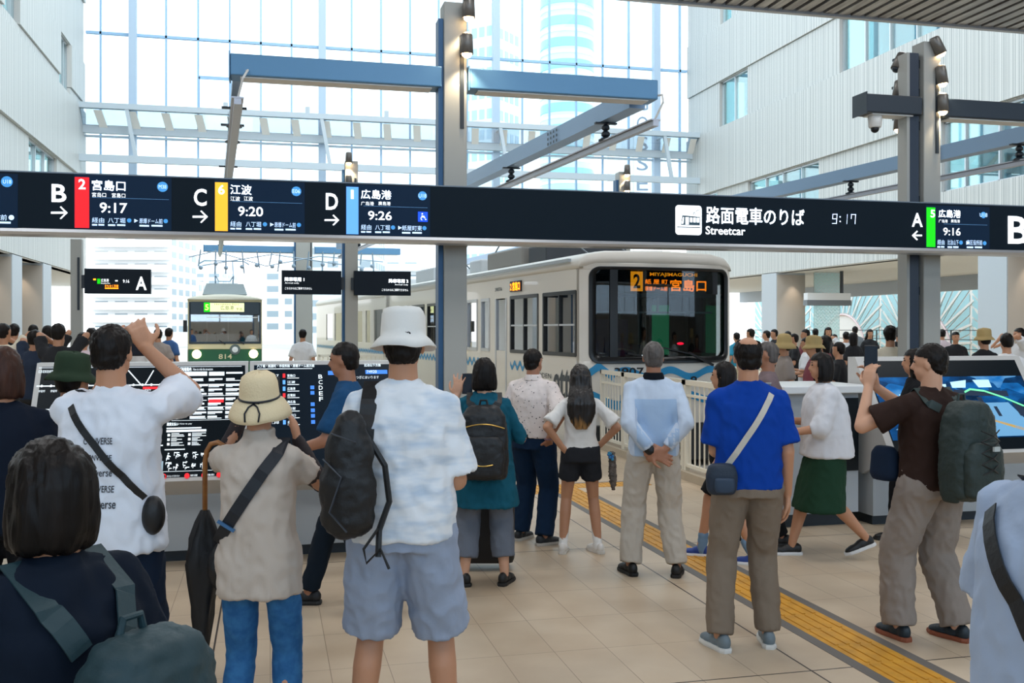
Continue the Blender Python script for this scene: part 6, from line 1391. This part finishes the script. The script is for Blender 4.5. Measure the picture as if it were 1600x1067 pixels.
L = [ # left: waiting along the left platform
 ('man in a cream shirt at the far left edge of the left crowd', 5, 13, 505, 'c', 'k', -20, 'short', 0, 1), ('dark-haired man holding up a phone next to the cream shirt', 22, 16, 505, 'k', 'k', 10, 'short', 0, 1),
 ('man in dark navy with black hair, front of the left crowd', 54, 12.5, 515, 'n', 'k', -8, 'short', 0, 1), ('man whose head shows just behind the navy shirt in the left crowd', 52, 18, 507, 'g', 'k', 0, 'short', 0, 0), ('person holding a phone up between navy and black shirts', 75, 15, 508, 'k', 'n', 15, 'short', 0, 3),
 ('stout man in a black T-shirt and dark cap in the left crowd', 91, 12, 505, 'k', 'k', 5, 'short', 0, 1), ('woman in a pinkish white top right of the black T-shirt', 130, 14, 519, 'p', 'k', -10, 'bun', 1, 2), ('dark-haired woman behind the pinkish white top', 143, 17, 512, 'w', 'k', 20, 'mid', 1, 0),
 ('person with a pale hat partly behind the big white T-shirt', 204, 19.5, 513, 'n', 'k', 0, 'short', 0, 0), ('woman in a white blouse and black skirt left of the steel pole', 219, 16, 514, 'w', 'S', -30, 'mid', 1, 2), ('brown-haired person in a patterned grey vest near the steel pole', 247, 19, 513, 's', 'k', 25, 'short', 0, 0), ('person in a blue shirt standing close behind the grey vest', 264, 21.5, 512, 'b', 'k', -20, 'short', 0, 0),
 ('child in pink beside the white blouse woman', 229, 18, 538, 'p', 'g', 0, 'short', 0, 0)]
for a in L: crowd(a[0], a[1], a[2], a[3], a[4], a[5], a[6], a[7], bool(a[8]), pose=a[9], z0=0 if a[1] < 200 else 0)
crowd('station attendant in white shirt standing on the platform right of the green streetcar', 473, 21, 514, 'w', 'k', 0, 'short')
q = None
RC_ = [ # right: beyond the track
 ('person in a turquoise top at the left end of the right crowd', 1151, 24, 519, 't', 'c', 30, 'short', 0, 0), ('man with a black cap right of the turquoise top', 1173, 22, 513, 'k', 'k', 60, 'short', 0, 0), ('man with a dark cap and white shirt before the grey pier', 1198, 24, 516, 'w', 'k', 70, 'short', 0, 0), ('man in a dark shirt looking left before the grey pier', 1210, 25, 514, 'k', 'k', 100, 'short', 0, 0),
 ('dark-haired person before the patterned glass screen', 1231, 24, 517, 'k', 'n', 20, 'short', 0, 0), ('man in black cap near the glass screen', 1241, 20, 521, 'k', 'k', 80, 'short', 0, 2), ('tanned man in profile with a dark red shirt', 1259, 21, 514, 'r', 'k', 95, 'short', 0, 2), ('person in white with black hair before the mural', 1274, 26, 513, 'w', 'g', 0, 'short', 0, 0),
 ('woman in black with long dark hair facing the tracks', 1294, 24, 511, 'k', 'S', 170, 'long', 1, 0), ('small child in grey beside the woman in black', 1304, 25, 522, 'g', 'k', 160, 'short', 0, 0), ('person with black hair and white shirt, middle of the right crowd', 1322, 23, 518, 'w', 'k', 10, 'short', 0, 1), ('tall man before the railing in grey', 1336, 29, 509, 'g', 'k', 0, 'short', 0, 0), ('person in dark grey leaning close to the tall man', 1333, 20, 519, 'k', 'k', 20, 'mid', 1, 0),
 ('long-haired woman in a black dress facing the camera by the railing', 1359, 26, 514, 'k', 'S', 178, 'long', 1, 0), ('person in a cream T-shirt with short black hair, largest in the right crowd', 1391, 12.5, 508, 'c', 'k', -15, 'short', 0, 0), ('dark-haired person next to the cream T-shirt', 1405, 18, 510, 'k', 'k', 0, 'short', 0, 0),
 ('person in pale pink behind the right column', 1472, 24, 514, 'p', 'k', 10, 'short', 0, 0), ('man in a dark T-shirt right of the right column', 1493, 20, 518, 'k', 'k', 175, 'short', 0, 0), ('black-haired person with white shirt at the right above the video screen', 1573, 12.5, 520, 'w', 'k', 0, 'short', 0, 0), ('tall person in white at the far right edge of the crowd', 1593, 17, 512, 'w', 'k', 90, 'short', 0, 1),
 ('person in a brown top with dark brown hair above the counter', 1290, 14.8, 524, 'r', 'k', 80, 'mid', 1, 2), ('person in black reaching forward above the counter', 1311, 13.5, 534, 'k', 'k', 60, 'short', 0, 2), ('person in white holding a camera above the counter', 1260, 16.4, 527, 'w', 'k', 70, 'short', 0, 2)]
for a in RC_: crowd(a[0], a[1], a[2], a[3], a[4], a[5], a[6], a[7], bool(a[8]), pose=a[9])
crowd('person in a tan straw hat and dark top right of the right column', 1538, 13.5, 514, 'k', 'k', 20, 'short', hat=('bucket', mat('straw_tan', 'b39a66', .8), 0))
crowd('person in a wide tan hat walking left above the counter', 1226, 13, 524, 's', 'k', 85, 'short', hat=('sun', mat('straw_tan', 'b39a66', .8), 0))
crowd('person in a tan hat and purple brown top beside the counter crowd', 1272, 12, 526, 'r', 'k', 85, 'short', hat=('bucket', mat('straw_tan', 'b39a66', .8), 0))
